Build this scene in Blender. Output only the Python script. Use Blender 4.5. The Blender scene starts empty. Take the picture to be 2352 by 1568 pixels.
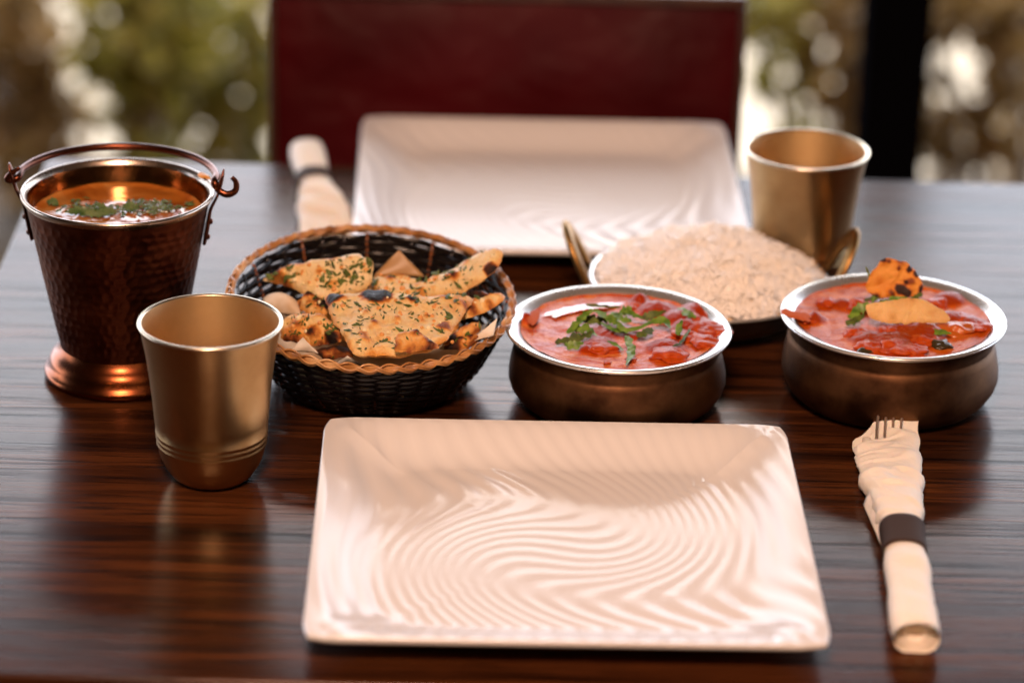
import bpy, math, random
import numpy as np
from mathutils import Vector, Matrix, noise
from mathutils.geometry import delaunay_2d_cdt
random.seed(7); rng = np.random.default_rng(7)
sc = bpy.context.scene
PI = math.pi

# ------------------------------------------------------------------ camera
# units: metres, table top at z = 0, floor at z = -0.75
FPX, PITCH, ROLL, CH = 7176.0, 0.40144, 0.02656, 0.781      # focal length in pixels of a 2352 px wide picture
cam = bpy.data.cameras.new('camera'); cam_o = bpy.data.objects.new('camera', cam)
sc.collection.objects.link(cam_o); sc.camera = cam_o
cF = Vector((0, math.cos(PITCH), -math.sin(PITCH)))
r0 = Vector((1, 0, 0)); u0 = Vector((0, math.sin(PITCH), math.cos(PITCH)))
cR = math.cos(ROLL)*r0 + math.sin(ROLL)*u0
cU = -math.sin(ROLL)*r0 + math.cos(ROLL)*u0
cam_o.matrix_world = Matrix((( cR.x, cU.x, -cF.x, 0), (cR.y, cU.y, -cF.y, 0), (cR.z, cU.z, -cF.z, CH), (0, 0, 0, 1)))
cam.sensor_width = 36; cam.lens = FPX/2352*36
cam.clip_start = .05; cam.clip_end = 60
cam.dof.use_dof = True; cam.dof.focus_distance = 1.83; cam.dof.aperture_fstop = 3.5
cam.dof.aperture_blades = 0

# ------------------------------------------------------------------ world, lamps, exposure
w = bpy.data.worlds.new("World"); sc.world = w; w.use_nodes = True
wb = w.node_tree.nodes['Background']; wb.inputs[0].default_value = (1.0, .60, .34, 1); wb.inputs[1].default_value = .015
sc.view_settings.view_transform = 'Standard'; sc.view_settings.look = 'None'
sc.view_settings.exposure = .36; sc.view_settings.gamma = 1
sc.cycles.use_denoising = True
sc.cycles.caustics_reflective = False; sc.cycles.caustics_refractive = False
sc.cycles.max_bounces = 9; sc.cycles.diffuse_bounces = 7; sc.cycles.sample_clamp_indirect = 4

def lamp(name, kind, loc, target, power, col, size=1, size_y=None, spread=None):
    l = bpy.data.lights.new(name, kind); o = bpy.data.objects.new(name, l); sc.collection.objects.link(o)
    l.energy = power; l.color = col
    if kind == 'AREA':
        l.size = size
        if size_y: l.shape = 'RECTANGLE'; l.size_y = size_y
        if spread: l.spread = math.radians(spread)
    elif kind != 'SUN': l.shadow_soft_size = size
    o.location = loc
    o.rotation_euler = (Vector(target)-Vector(loc)).to_track_quat('-Z', 'Y').to_euler()
    return o
SKY_L = 3.8
lamp('outdoor_daylight', 'AREA', (0, 5.6, 2.6), (0, 4.7, -.75), 125, (1, .87, .68), 4.5, 2.2, 130)
lamp('warm_ceiling_lamp', 'AREA', (-.1, .25, 1.55), (0, 1.7, 0), 39, (1, .615, .425), .4, .35)
for i, (x, y, z, e) in enumerate(((-.75, -.9, 1.05, 5), (.15, -1.2, 1.25, 5), (.8, -1.0, 1.0, 4), (-.1, -2.2, .7, 5))):
    lamp('warm_bulb', 'POINT', (x, y, z), (0, 0, 0), e, (1, .50, .20), .06)

# ------------------------------------------------------------------ placing helpers
def ray(u, v): return cF*FPX + cR*(u-1176) + cU*(784-v)
def pz(u, v, z):                      # point on a sight line at height z
    d = ray(u, v); return Vector((0, 0, CH)) + d*((z-CH)/d.z)
def py(u, v, y):                      # point on a sight line at distance y
    d = ray(u, v); return Vector((0, 0, CH)) + d*(y/d.y)

# ------------------------------------------------------------------ material helpers
def mat(name, col=(.5, .5, .5), rough=.5, metal=0, spec=.5, **kw):
    m = bpy.data.materials.new(name); m.use_nodes = True
    b = m.node_tree.nodes['Principled BSDF']
    b.inputs['Base Color'].default_value = (*col, 1)
    b.inputs['Roughness'].default_value = rough; b.inputs['Metallic'].default_value = metal
    b.inputs['Specular IOR Level'].default_value = spec
    for k, v in kw.items(): b.inputs[k.replace('_', ' ')].default_value = v
    return m
class NT:
    def __init__(s, m): s.m = m; s.t = m.node_tree; s.b = s.t.nodes['Principled BSDF']; s._co = None
    def n(s, typ, **kw):
        n = s.t.nodes.new(typ)
        for k, v in kw.items(): setattr(n, k, v)
        return n
    def l(s, a, b): s.t.links.new(a, b)
    def co(s, scale=(1, 1, 1), kind='Object'):
        if s._co is None: s._co = s.n('ShaderNodeTexCoord')
        mp = s.n('ShaderNodeMapping'); mp.inputs['Scale'].default_value = scale
        s.l(s._co.outputs[kind], mp.inputs[0]); return mp.outputs[0]
    def noise(s, scale, detail=4, rough=.55, vec=None, dist=0):
        n = s.n('ShaderNodeTexNoise'); n.inputs['Scale'].default_value = scale
        n.inputs['Detail'].default_value = detail; n.inputs['Roughness'].default_value = rough
        n.inputs['Distortion'].default_value = dist
        s.l(vec if vec is not None else s.co(), n.inputs['Vector']); return n.outputs['Fac']
    def ramp(s, fac, stops, interp='LINEAR'):
        r = s.n('ShaderNodeValToRGB'); e = r.color_ramp.elements; r.color_ramp.interpolation = interp
        while len(e) < len(stops): e.new(.5)
        for k, (p, c) in enumerate(stops):
            e[k].position = p; e[k].color = (*c, 1) if not isinstance(c, (int, float)) else (c, c, c, 1)
        s.l(fac, r.inputs[0]); return r.outputs[0]
    def mix(s, fac, a, b, mode='MIX'):
        x = s.n('ShaderNodeMix', data_type='RGBA', blend_type=mode)
        if isinstance(fac, (int, float)): x.inputs[0].default_value = fac
        else: s.l(fac, x.inputs[0])
        for i, v in ((6, a), (7, b)):
            if isinstance(v, tuple): x.inputs[i].default_value = (*v, 1)
            else: s.l(v, x.inputs[i])
        return x.outputs[2]
    def math(s, op, a, b=0.0):
        x = s.n('ShaderNodeMath', operation=op)
        for i, v in ((0, a), (1, b)):
            if isinstance(v, (int, float)): x.inputs[i].default_value = v
            else: s.l(v, x.inputs[i])
        return x.outputs[0]
    def bump(s, h, strength=.3, dist=.001):
        b = s.n('ShaderNodeBump'); b.inputs['Strength'].default_value = strength; b.inputs['Distance'].default_value = dist
        s.l(h, b.inputs['Height']); s.l(b.outputs[0], s.b.inputs['Normal'])
    def attr(s, name):
        a = s.n('ShaderNodeAttribute', attribute_name=name); return a.outputs['Fac']
    def set(s, inp, v): s.l(v, s.b.inputs[inp])

# ------------------------------------------------------------------ mesh helpers
class MB:
    def __init__(s): s.v = []; s.f = []; s.nv = 0; s.a = {}
    def add(s, v, f, **attrs):
        v = np.asarray(v, float).reshape(-1, 3); o = s.nv
        s.v.append(v); s.f.extend(tuple(i+o for i in q) for q in f); s.nv += len(v)
        for k, x in attrs.items(): s.a.setdefault(k, []).append((o, np.asarray(x, float)))
        return s
    def tube(s, pts, r, n=8, cap=True, closed=False, flat=1.0, up=None):
        P = np.asarray([tuple(p) for p in pts], float); m = len(P)
        R = np.broadcast_to(np.asarray(r, float), (m,))
        T = np.roll(P, -1, 0)-np.roll(P, 1, 0) if closed else np.gradient(P, axis=0)
        T /= np.linalg.norm(T, axis=1)[:, None]+1e-12
        if up is None:
            A = np.zeros((m, 3)); a = np.array([0, 0, 1.]) if abs(T[0][2]) < .9 else np.array([1., 0, 0])
            x = np.cross(T[0], a); x /= np.linalg.norm(x)
            for i in range(m):
                x = x-T[i]*(x@T[i]); x /= np.linalg.norm(x)+1e-12; A[i] = x
        else:
            A = np.cross(T, np.asarray(up, float)); A /= np.linalg.norm(A, axis=1)[:, None]+1e-12
        B = np.cross(T, A)
        th = np.arange(n)/n*2*PI
        V = P[:, None]+R[:, None, None]*(np.cos(th)[None, :, None]*A[:, None]+flat*np.sin(th)[None, :, None]*B[:, None])
        F = []
        for i in range(m if closed else m-1):
            j = (i+1) % m
            for k in range(n):
                F.append((i*n+k, i*n+(k+1) % n, j*n+(k+1) % n, j*n+k))
        if cap and not closed: F.append(tuple(range(n))[::-1]); F.append(tuple((m-1)*n+k for k in range(n)))
        return s.add(V.reshape(-1, 3), F)
    def lathe(s, prof, n=96, c=(0, 0), disp=None, close=True):
        pr = np.asarray(prof, float); m = len(pr); th = np.arange(n)/n*2*PI
        Rr = np.repeat(pr[:, 0][:, None], n, 1); Zz = np.repeat(pr[:, 1][:, None], n, 1)
        if disp is not None: Rr = Rr+disp(th[None, :], Zz, np.arange(m)[:, None])
        V = np.stack([c[0]+Rr*np.cos(th), c[1]+Rr*np.sin(th), Zz], -1)
        F = [(i*n+k, i*n+(k+1) % n, (i+1)*n+(k+1) % n, (i+1)*n+k) for i in range(m-1) for k in range(n)]
        return s.add(V.reshape(-1, 3), F)
    def box(s, lo, hi, M=None):
        v = np.array([(x, y, z) for x in (lo[0], hi[0]) for y in (lo[1], hi[1]) for z in (lo[2], hi[2])], float)
        if M is not None: v = np.array([tuple(M @ Vector(p)) for p in v])
        return s.add(v, [(0, 1, 3, 2), (4, 6, 7, 5), (0, 4, 5, 1), (2, 3, 7, 6), (0, 2, 6, 4), (1, 5, 7, 3)])
    def grid(s, V, closed_u=False, **attrs):      # V[m][n][3]
        V = np.asarray(V, float); m, n = V.shape[:2]
        F = [(i*n+k, i*n+(k+1), (i+1)*n+(k+1), (i+1)*n+k) for i in range(m-1) for k in range(n-1)]
        return s.add(V.reshape(-1, 3), F, **attrs)
    def build(s, name, m=None, parent=None, smooth=True, bevel=0, loc=None, angle=None, **props):
        me = bpy.data.meshes.new(name); me.from_pydata(np.concatenate(s.v).tolist(), [], s.f); me.update()
        if smooth: me.polygons.foreach_set('use_smooth', [True]*len(me.polygons))
        for k, ch in s.a.items():
            d = np.zeros(s.nv)
            for o, x in ch: d[o:o+len(x)] = x
            at = me.attributes.new(k, 'FLOAT', 'POINT'); at.data.foreach_set('value', d)
        if m: me.materials.append(m)
        o = bpy.data.objects.new(name, me); sc.collection.objects.link(o)
        if parent: o.parent = parent
        if loc: o.location = loc
        if bevel:
            b = o.modifiers.new('bevel', 'BEVEL'); b.width = bevel; b.segments = 3; b.limit_method = 'ANGLE'
        if angle: me.set_sharp_from_angle(angle=math.radians(angle))
        for k, x in props.items(): o[k] = x
        return o
def spline(pts, n=8, closed=False):
    P = [Vector(p) for p in pts]; m = len(P); out = []
    g = (lambda i: P[i % m]) if closed else (lambda i: P[max(0, min(m-1, i))])
    for i in range(m if closed else m-1):
        a, b, c, d = g(i-1), g(i), g(i+1), g(i+2)
        for k in range(n):
            t = k/n
            out.append(.5*((2*b)+(c-a)*t+(2*a-5*b+4*c-d)*t*t+(3*b-a-3*c+d)*t**3))
    if not closed: out.append(P[-1])
    return out
def thing(name, label, cat, loc=(0, 0, 0), group=None, rz=0):
    o = bpy.data.objects.new(name, None); sc.collection.objects.link(o); o.location = loc; o.rotation_euler.z = rz
    o.empty_display_size = .02
    o['label'] = label; o['category'] = cat
    if group: o['group'] = group
    return o
def tag(o, label, cat, group=None):
    o['label'] = label; o['category'] = cat
    if group: o['group'] = group
    return o
def dup(root, loc, rz, label):
    r = root.copy(); sc.collection.objects.link(r); r.location = loc; r.rotation_euler.z = rz; r['label'] = label
    for ch in list(root.children):
        c = ch.copy(); sc.collection.objects.link(c); c.parent = r
        for g in list(ch.children):
            d = g.copy(); sc.collection.objects.link(d); d.parent = c
    return r
def nz(x, y, z=0): return noise.noise(Vector((x, y, z)))

# ------------------------------------------------------------------ materials
def wood_table():
    m = mat('dark_stained_wood', rough=.24, spec=.55); t = NT(m)
    warp = t.noise(3.0, 2, .5, t.co((.35, 1, 1)))
    v = t.n('ShaderNodeVectorMath', operation='ADD'); t.l(t.co((3.0, 62, 62)), v.inputs[0])
    k = t.n('ShaderNodeVectorMath', operation='SCALE'); k.inputs['Scale'].default_value = 5.0
    cb = t.n('ShaderNodeCombineXYZ'); t.l(warp, cb.inputs[1]); t.l(cb.outputs[0], k.inputs[0]); t.l(k.outputs[0], v.inputs[1])
    g = t.noise(1.0, 3, .6, v.outputs[0], .3)
    v2 = t.n('ShaderNodeVectorMath', operation='ADD'); t.l(t.co((22, 600, 600)), v2.inputs[0]); t.l(k.outputs[0], v2.inputs[1])
    fine = t.noise(1.0, 3, .65, v2.outputs[0], .2)
    v3 = t.n('ShaderNodeVectorMath', operation='ADD'); t.l(t.co((9, 230, 230)), v3.inputs[0]); t.l(k.outputs[0], v3.inputs[1])
    mid = t.noise(1.0, 3, .6, v3.outputs[0], .25)
    base = t.ramp(g, [(.28, (.013, .0042, .0018)), (.48, (.046, .0138, .0044)), (.72, (.110, .034, .0095))])
    dark = t.ramp(mid, [(.34, .22), (.48, 1.0)])
    c = t.mix(1.0, base, dark, 'MULTIPLY')
    pores = t.ramp(fine, [(.34, .2), (.47, 1.0)])
    c = t.mix(.85, c, pores, 'MULTIPLY'); t.set('Base Color', c)
    h = t.math('ADD', t.math('MULTIPLY', t.ramp(fine, [(.32, 0.), (.50, 1.)]), .5), t.math('MULTIPLY', t.ramp(mid, [(.34, 0.), (.5, 1.)]), 1.0))
    t.bump(h, .08, .0005)
    r = t.math('ADD', t.ramp(mid, [(.34, .23), (.50, .16)]), t.math('MULTIPLY', t.noise(9, 5, .7), .10)); t.set('Roughness', r)
    sp = t.ramp(mid, [(.35, .12), (.48, .20)]); t.set('Specular IOR Level', sp)
    return m
M = {}
M['table'] = wood_table()
M['plate'] = mat('white_glazed_ceramic', (.76, .76, .77), .18, 0, .30)
def brushed(name, c1, c2, rough, zs=300, metal=1):
    m = mat(name, c1, rough, metal); t = NT(m)
    n1 = t.noise(1, 3, .6, t.co((4, 4, zs))); n2 = t.noise(28, 4, .6)
    t.set('Base Color', t.mix(t.ramp(n2, [(.35, 0.), (.7, 1.)]), c1, c2))
    t.set('Roughness', t.ramp(n2, [(.3, rough-.05), (.75, rough+.09)]))
    (None if 'steel' in name else t.bump(n1, .10, .0004)); return m
M['brass'] = brushed('brushed_brass', (.58, .40, .20), (.46, .29, .13), .32)
M['brass'].node_tree.nodes['Principled BSDF'].inputs['Anisotropic'].default_value = .3
M['brass_in'] = brushed('brushed_brass_inside', (.70, .50, .27), (.62, .42, .21), .5)
M['steel'] = brushed('brushed_steel', (.90, .90, .88), (.78, .78, .77), .27, 240, .85)
M['lining'] = brushed('warm_steel_lining', (.34, .18, .08), (.22, .10, .04), .13, 260)
M['bucket_rim'] = brushed('tinned_steel_rim', (.66, .56, .47), (.50, .40, .32), .25, 200)
M['cup_lip'] = mat('polished_cup_lip', (.85, .72, .54), .3, 1)
def copper():
    m = mat('dark_aged_copper', (.26, .085, .04), .36, 1); t = NT(m)
    n = t.noise(34, 5, .65); n2 = t.noise(7, 3, .5)
    c = t.mix(t.ramp(n, [(.35, 0.), (.68, 1.)]), (.085, .022, .012), (.20, .062, .026))
    c = t.mix(t.ramp(n2, [(.4, 0.), (.65, .6)]), c, (.05, .016, .012)); t.set('Base Color', c)
    t.set('Roughness', t.ramp(n, [(.3, .32), (.75, .52)])); t.bump(t.noise(420, 2), .12, .0003); return m
M['copper'] = copper()
M['copper_bright'] = brushed('polished_copper', (.24, .07, .025), (.13, .035, .013), .24, 200)
M['copper_rod'] = brushed('copper_rod', (.16, .05, .026), (.09, .03, .018), .30, 80)
M['bronze'] = brushed('worn_bronze_bowl', (.050, .022, .012), (.20, .100, .048), .50, 60)
M['iron'] = brushed('dark_hammered_pan', (.07, .05, .04), (.12, .08, .055), .45, 60)
M['brass_handle'] = brushed('aged_brass_handle', (.40, .22, .07), (.20, .11, .04), .38, 50)
M['rattan_black'] = mat('black_lacquered_rattan', (.006, .005, .006), .24, 0, .4)
def rattan():
    m = mat('tan_rattan', (.5, .2, .06), .30); t = NT(m)
    t.set('Base Color', t.ramp(t.noise(60, 3), [(.3, (.20, .08, .022)), (.5, (.46, .22, .07)), (.72, (.74, .50, .26))]))
    t.bump(t.noise(1, 2, .5, t.co((300, 300, 900))), .1, .0004); return m
M['rattan_tan'] = rattan()
def napkin():
    m = mat('cream_paper_napkin', (.93, .88, .80), .85, 0, .25); t = NT(m)
    t.b.inputs['Subsurface Weight'].default_value = .12; t.b.inputs['Subsurface Radius'].default_value = (.004, .002, .001)
    n = t.noise(160, 5, .7); n2 = t.noise(45, 3, .6, None, 1.2)
    t.bump(t.math('ADD', n, t.math('MULTIPLY', n2, 3.0)), .35, .0012); return m
M['napkin'] = napkin()
M['rattan_stake'] = mat('brown_rattan', (.22, .07, .018), .3)
M['band'] = mat('dark_paper_band', (.050, .030, .022), .75, 0, .12)
M['fork'] = mat('fork_steel', (.90, .86, .80), .45, 1)
M['paper'] = mat('greaseproof_paper', (.62, .52, .40), .55, 0, .35, Transmission_Weight=.0)
_t = NT(M['paper']); _t.set('Base Color', _t.mix(_t.ramp(_t.noise(26, 4), [(.45, 0.), (.7, 1.)]), (.80, .76, .68), (.52, .36, .20)))
M['paper_brown'] = mat('brown_paper', (.36, .21, .085), .4, 0, .35)  # darker brown paper for the back corner
def naan_mat():
    m = mat('baked_naan', (.7, .5, .25), .5, 0, .28); t = NT(m)
    ch = t.attr('char'); n = t.noise(170, 5, .65)
    f = t.math('ADD', ch, t.math('MULTIPLY', t.math('SUBTRACT', n, .5), .42))
    t.set('Base Color', t.ramp(f, [(.0, (.90, .76, .48)), (.20, (.86, .62, .28)), (.38, (.74, .33, .07)), (.62, (.30, .080, .016)), (.82, (.06, .018, .007)), (1., (.012, .006, .005))]))
    t.set('Roughness', t.ramp(t.noise(60, 3), [(.35, .28), (.7, .62)]))
    t.b.inputs['Subsurface Weight'].default_value = .15; t.b.inputs['Subsurface Radius'].default_value = (.006, .003, .0012)
    t.bump(t.math('ADD', t.noise(330, 5, .75), t.math('MULTIPLY', t.noise(120, 3, .6, None, 1.5), 1.6)), .9, .0016); return m
M['naan'] = naan_mat()
def herb_mat(name, a, b, rough=.42, tr=.25):
    m = mat(name, a, rough, 0, .5); t = NT(m)
    t.set('Base Color', t.mix(t.ramp(t.noise(190, 4), [(.35, 0.), (.65, 1.)]), a, b))
    t.b.inputs['Subsurface Weight'].default_value = tr; t.b.inputs['Subsurface Radius'].default_value = (.001, .002, .0005)
    t.bump(t.noise(420, 3), .4, .0005); return m
M['herb'] = herb_mat('fresh_coriander', (.065, .155, .015), (.20, .33, .045))
M['herb_dark'] = herb_mat('baked_coriander', (.038, .060, .006), (.12, .17, .02), .6)
M['herb_pale'] = herb_mat('wet_pale_coriander', (.16, .22, .10), (.06, .12, .04), .2)
M['garlic'] = mat('roasted_garlic', (.72, .34, .10), .35, 0, .5, Subsurface_Weight=.3)
M['crumb'] = mat('pale_crumb', (.86, .74, .46), .5, 0, .4)
M['garlic'].node_tree.nodes['Principled BSDF'].inputs['Subsurface Radius'].default_value = (.003, .0015, .0006)
def curry_mat(name, cream, red, deep, lo=.33, hi=.52, sc_=55):
    m = mat(name, red, .18, 0, .26); t = NT(m)
    lump = t.attr('lump')
    sw = t.noise(sc_*.45, 5, .62, t.co((1, 1.5, 1)), 1.6); fn = t.noise(sc_*7, 4, .7)
    f = t.math('ADD', t.math('ADD', sw, t.math('MULTIPLY', t.math('SUBTRACT', fn, .5), .45)), t.math('MULTIPLY', lump, .45))
    c = t.ramp(f, [(lo-.09, cream), (lo+.03, tuple(.6*a+.4*b for a, b in zip(cream, red))), (hi, red), (hi+.28, deep)])
    t.set('Base Color', c)
    t.b.inputs['Subsurface Weight'].default_value = .12; t.b.inputs['Subsurface Radius'].default_value = (.004, .0015, .0006)
    t.b.inputs['Coat Weight'].default_value = .10; t.b.inputs['Coat Roughness'].default_value = .08
    t.set('Roughness', t.ramp(fn, [(.35, .24), (.7, .50)]))
    t.bump(t.math('ADD', t.math('MULTIPLY', sw, 1.4), fn), .48, .0014); return m
M['curry'] = curry_mat('creamy_tomato_curry', (.80, .30, .09), (.56, .085, .005), (.34, .032, .002))
M['curry2'] = curry_mat('chunky_tomato_curry', (.74, .25, .05), (.55, .10, .006), (.32, .038, .002), .32, .50, 70)
M['oil'] = mat('red_chilli_oil', (.42, .035, .004), .05, 0, .5, Coat_Weight=1.0)
M['meat'] = curry_mat('sauce_coated_chunk', (.60, .17, .035), (.48, .085, .010), (.25, .030, .004), .30, .5, 130)
M['meat'].node_tree.nodes['Principled BSDF'].inputs['Coat Weight'].default_value = .08
M['meat'].node_tree.nodes['Principled BSDF'].inputs['Specular IOR Level'].default_value = .3
def soup_mat():
    m = mat('lentil_soup', (.5, .2, .05), .14, 0, .5); t = NT(m)
    sw = t.noise(26, 5, .6, None, 1.2)
    t.set('Base Color', t.ramp(sw, [(.30, (.26, .05, .006)), (.48, (.46, .15, .022)), (.66, (.54, .27, .08))]))
    t.b.inputs['Coat Weight'].default_value = .6; t.b.inputs['Coat Roughness'].default_value = .04
    t.bump(t.noise(160, 4), .25, .0008); return m
M['soup'] = soup_mat()
M['smear'] = mat('dried_sauce', (.50, .10, .018), .7, 0, .12)
M['foam'] = mat('pale_froth', (.62, .55, .44), .15, 0, .5, Subsurface_Weight=.3)
def papad_mat(name, a, b, char):
    m = mat(name, a, .5, 0, .4); t = NT(m)
    ch = t.attr('char'); n = t.noise(70, 4); f = t.math('ADD', ch, t.math('MULTIPLY', t.math('SUBTRACT', n, .5), .35))
    t.set('Base Color', t.ramp(f, [(0, a), (.28, b), (.50, (.30, .07, .015)), (.72, (.03, .010, .006))]))
    t.b.inputs['Subsurface Weight'].default_value = .2; t.b.inputs['Subsurface Radius'].default_value = (.004, .002, .0006)
    t.bump(t.math('ADD', t.noise(260, 4, .7), t.noise(90, 3)), .9, .002); return m
M['papad'] = papad_mat('toasted_papad', (.82, .38, .07), (.70, .25, .03), 1)
M['papad_pale'] = papad_mat('pale_papad', (.86, .58, .25), (.70, .40, .13), 0)
M['pea'] = mat('dark_olive_pea', (.045, .035, .015), .25, 0, .5)
M['carrot'] = mat('soft_carrot', (.50, .11, .015), .25, 0, .5, Subsurface_Weight=.2)
def rice_mat():
    m = mat('steamed_rice', (.83, .72, .56), .35, 0, .6, Coat_Weight=.4, Coat_Roughness=.3); t = NT(m)
    t.set('Base Color', t.mix(t.ramp(t.noise(22, 3), [(.40, 0.), (.65, 1.)]), (.98, .97, .96), (.98, .95, .90)))
    t.b.inputs['Roughness'].default_value = .45
    tb = t.n('ShaderNodeBsdfTranslucent'); tb.inputs[0].default_value = (.98, .93, .84, 1); mx = t.n('ShaderNodeMixShader'); mx.inputs[0].default_value = .08
    out = [n for n in t.t.nodes if n.type == 'OUTPUT_MATERIAL'][0]
    t.l(t.b.outputs[0], mx.inputs[1]); t.l(tb.outputs[0], mx.inputs[2]); t.l(mx.outputs[0], out.inputs[0])
    return m
M['rice'] = rice_mat()
M['rice_core'] = mat('shaded_rice', (.95, .74, .48), .6, 0, .3)  # ochre colour stands in for warm light sinking between the grains
def redchair():
    m = mat('dark_red_leather', (.055, .004, .007), .5, 0, .2); t = NT(m)
    t.set('Base Color', t.mix(t.ramp(t.noise(5, 3), [(.35, 0.), (.7, 1.)]), (.040, .0007, .002), (.075, .0018, .005)))
    t.bump(t.noise(9, 3), .5, .03); return m
M['chair_red'] = redchair()
M['chair_wood'] = mat('chair_oak', (.26, .13, .05), .4)
_t = NT(M['chair_wood']); _t.set('Base Color', _t.ramp(_t.noise(1, 4, .6, _t.co((60, 60, 5))), [(.3, (.03, .010, .005)), (.7, (.07, .026, .011))]))
def ground(name, a, b, s, rough=.8):
    m = mat(name, a, rough, 0, .3); t = NT(m)
    t.set('Base Color', t.mix(t.ramp(t.noise(s, 6, .65), [(.35, 0.), (.65, 1.)]), a, b)); t.bump(t.noise(s*12, 4), .3, .01); return m
M['paving'] = ground('pale_paving', (.46, .40, .31), (.36, .30, .22), 2.2)
M['floor'] = ground('dark_terrace_floor', (.05, .032, .022), (.09, .06, .04), 3, .5)
M['soil'] = ground('leaf_litter_soil', (.045, .028, .014), (.09, .06, .03), 9)
M['post'] = mat('black_painted_post', (.003, .003, .004), 1.0, 0, .0)
M['bark'] = ground('brown_bark', (.06, .033, .017), (.12, .075, .04), 30)
def leafm(name, a, b, tr):
    m = mat(name, a, .45, 0, .4); t = NT(m)
    oi = t.attr('shade')
    c = t.mix(oi, a, b); t.set('Base Color', c)
    tb = t.n('ShaderNodeBsdfTranslucent'); t.l(c, tb.inputs[0])
    mx = t.n('ShaderNodeMixShader'); mx.inputs[0].default_value = tr
    out = [n for n in t.t.nodes if n.type == 'OUTPUT_MATERIAL'][0]
    t.l(t.b.outputs[0], mx.inputs[1]); t.l(tb.outputs[0], mx.inputs[2]); t.l(mx.outputs[0], out.inputs[0]); return m
M['leaf_g'] = leafm('green_shrub_leaf', (.12, .11, .012), (.40, .32, .06), .5)
M['leaf_b'] = leafm('brown_olive_leaf', (.12, .07, .022), (.38, .24, .08), .45)

# ------------------------------------------------------------------ the setting
def skysheet():
    b = MB(); n, m = 48, 24; V = np.zeros((m+1, n+1, 3)); R = 9
    for i in range(m+1):
        el = math.radians(-6+66*i/m)
        for k in range(n+1):
            az = math.radians(-88+176*k/n)
            V[i, k] = (R*math.cos(el)*math.sin(az), 1.8+R*math.cos(el)*math.cos(az), R*math.sin(el))
    b.grid(V)
    m_ = bpy.data.materials.new('overcast_sky'); m_.use_nodes = True; t = m_.node_tree; t.nodes.clear()
    out = t.nodes.new('ShaderNodeOutputMaterial'); e = t.nodes.new('ShaderNodeEmission')
    tc = t.nodes.new('ShaderNodeTexCoord'); nn = t.nodes.new('ShaderNodeTexNoise'); nn.inputs['Scale'].default_value = .35; nn.inputs['Detail'].default_value = 2
    r = t.nodes.new('ShaderNodeValToRGB'); r.color_ramp.elements[0].position = .38; r.color_ramp.elements[1].position = .62
    r.color_ramp.elements[0].color = (.70, .83, 1.0, 1); r.color_ramp.elements[1].color = (.92, .91, 1.0, 1)
    t.links.new(tc.outputs['Object'], nn.inputs['Vector']); t.links.new(nn.outputs['Fac'], r.inputs[0]); t.links.new(r.outputs[0], e.inputs[0])
    e.inputs[1].default_value = SKY_L; t.links.new(e.outputs[0], out.inputs[0])
    return b.build('sky', m_, kind='structure')
skysheet()
def sheet(name, x0, x1, y0, y1, z, m):
    b = MB(); nx, ny = 24, 24
    V = np.array([[(x0+(x1-x0)*k/nx, y0+(y1-y0)*i/ny, z) for k in range(nx+1)] for i in range(ny+1)])
    return b.grid(V).build(name, m, kind='structure')
sheet('pavement', -14, 14, 3.35, 10.9, -.75, M['paving'])
sheet('terrace_floor', -6, 6, -4, 3.35, -.75, M['floor'])
def planter_bed():
    b = MB(); V = np.zeros((14, 60, 3))
    for i in range(14):
        for k in range(60):
            x = -3+6*k/59; y = 3.5+.75*i/13; V[i, k] = (x, y, -.746+.05*math.sin(PI*i/13)*(1+.5*nz(x*3, y*5)))
    return b.grid(V).build('planting_bed', M['soil'], kind='structure')
planter_bed()

def roof():  # unseen roof, added to keep high sky light off the table
    t = thing('sky_blocker_roof', 'unseen dark roof added above the table to block the high sky', 'roof', (0, -.2, 2.0))
    MB().box((-6, -4, .02), (6, 4.0, .06)).build('sky_blocker_deck', M['bark'], t, smooth=False)
    for k in range(9): MB().box((-5.6+1.4*k-.04, -4, -.1), (-5.6+1.4*k+.04, 4.0, .0195)).build('sky_blocker_rafter', M['bark'], t, smooth=False)
    MB().box((-6, 3.40, -1.17), (6, 3.43, -.11)).build('sky_blocker_strip', M['bark'], t, smooth=False)  # added hanging strip, cuts the sky reflected in the near tabletop
roof()
# table
TC = Vector((.065, 1.776, 0)); TW, TD = .82, .772
def table():
    t = thing('dining_table', 'dark stained wooden table with glossy grain, laid with plates and curry dishes', 'table', (TC.x, TC.y, -.75))
    b = MB(); b.box((-TW/2, -TD/2, .722), (TW/2, TD/2, .75)); b.build('tabletop', M['table'], t, smooth=False, bevel=.002)
    b = MB(); b.box((-TW/2+.04, -TD/2+.04, .66), (TW/2-.04, TD/2-.04, .7215)); b.build('apron', M['table'], t, smooth=False, bevel=.002)
    for sx in (-1, 1):
        for sy in (-1, 1):
            x, y = sx*(TW/2-.07), sy*(TD/2-.07)
            MB().box((x-.028, y-.028, 0), (x+.028, y+.028, .6595)).build('leg', M['table'], t, smooth=False, bevel=.003)
table()

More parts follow.
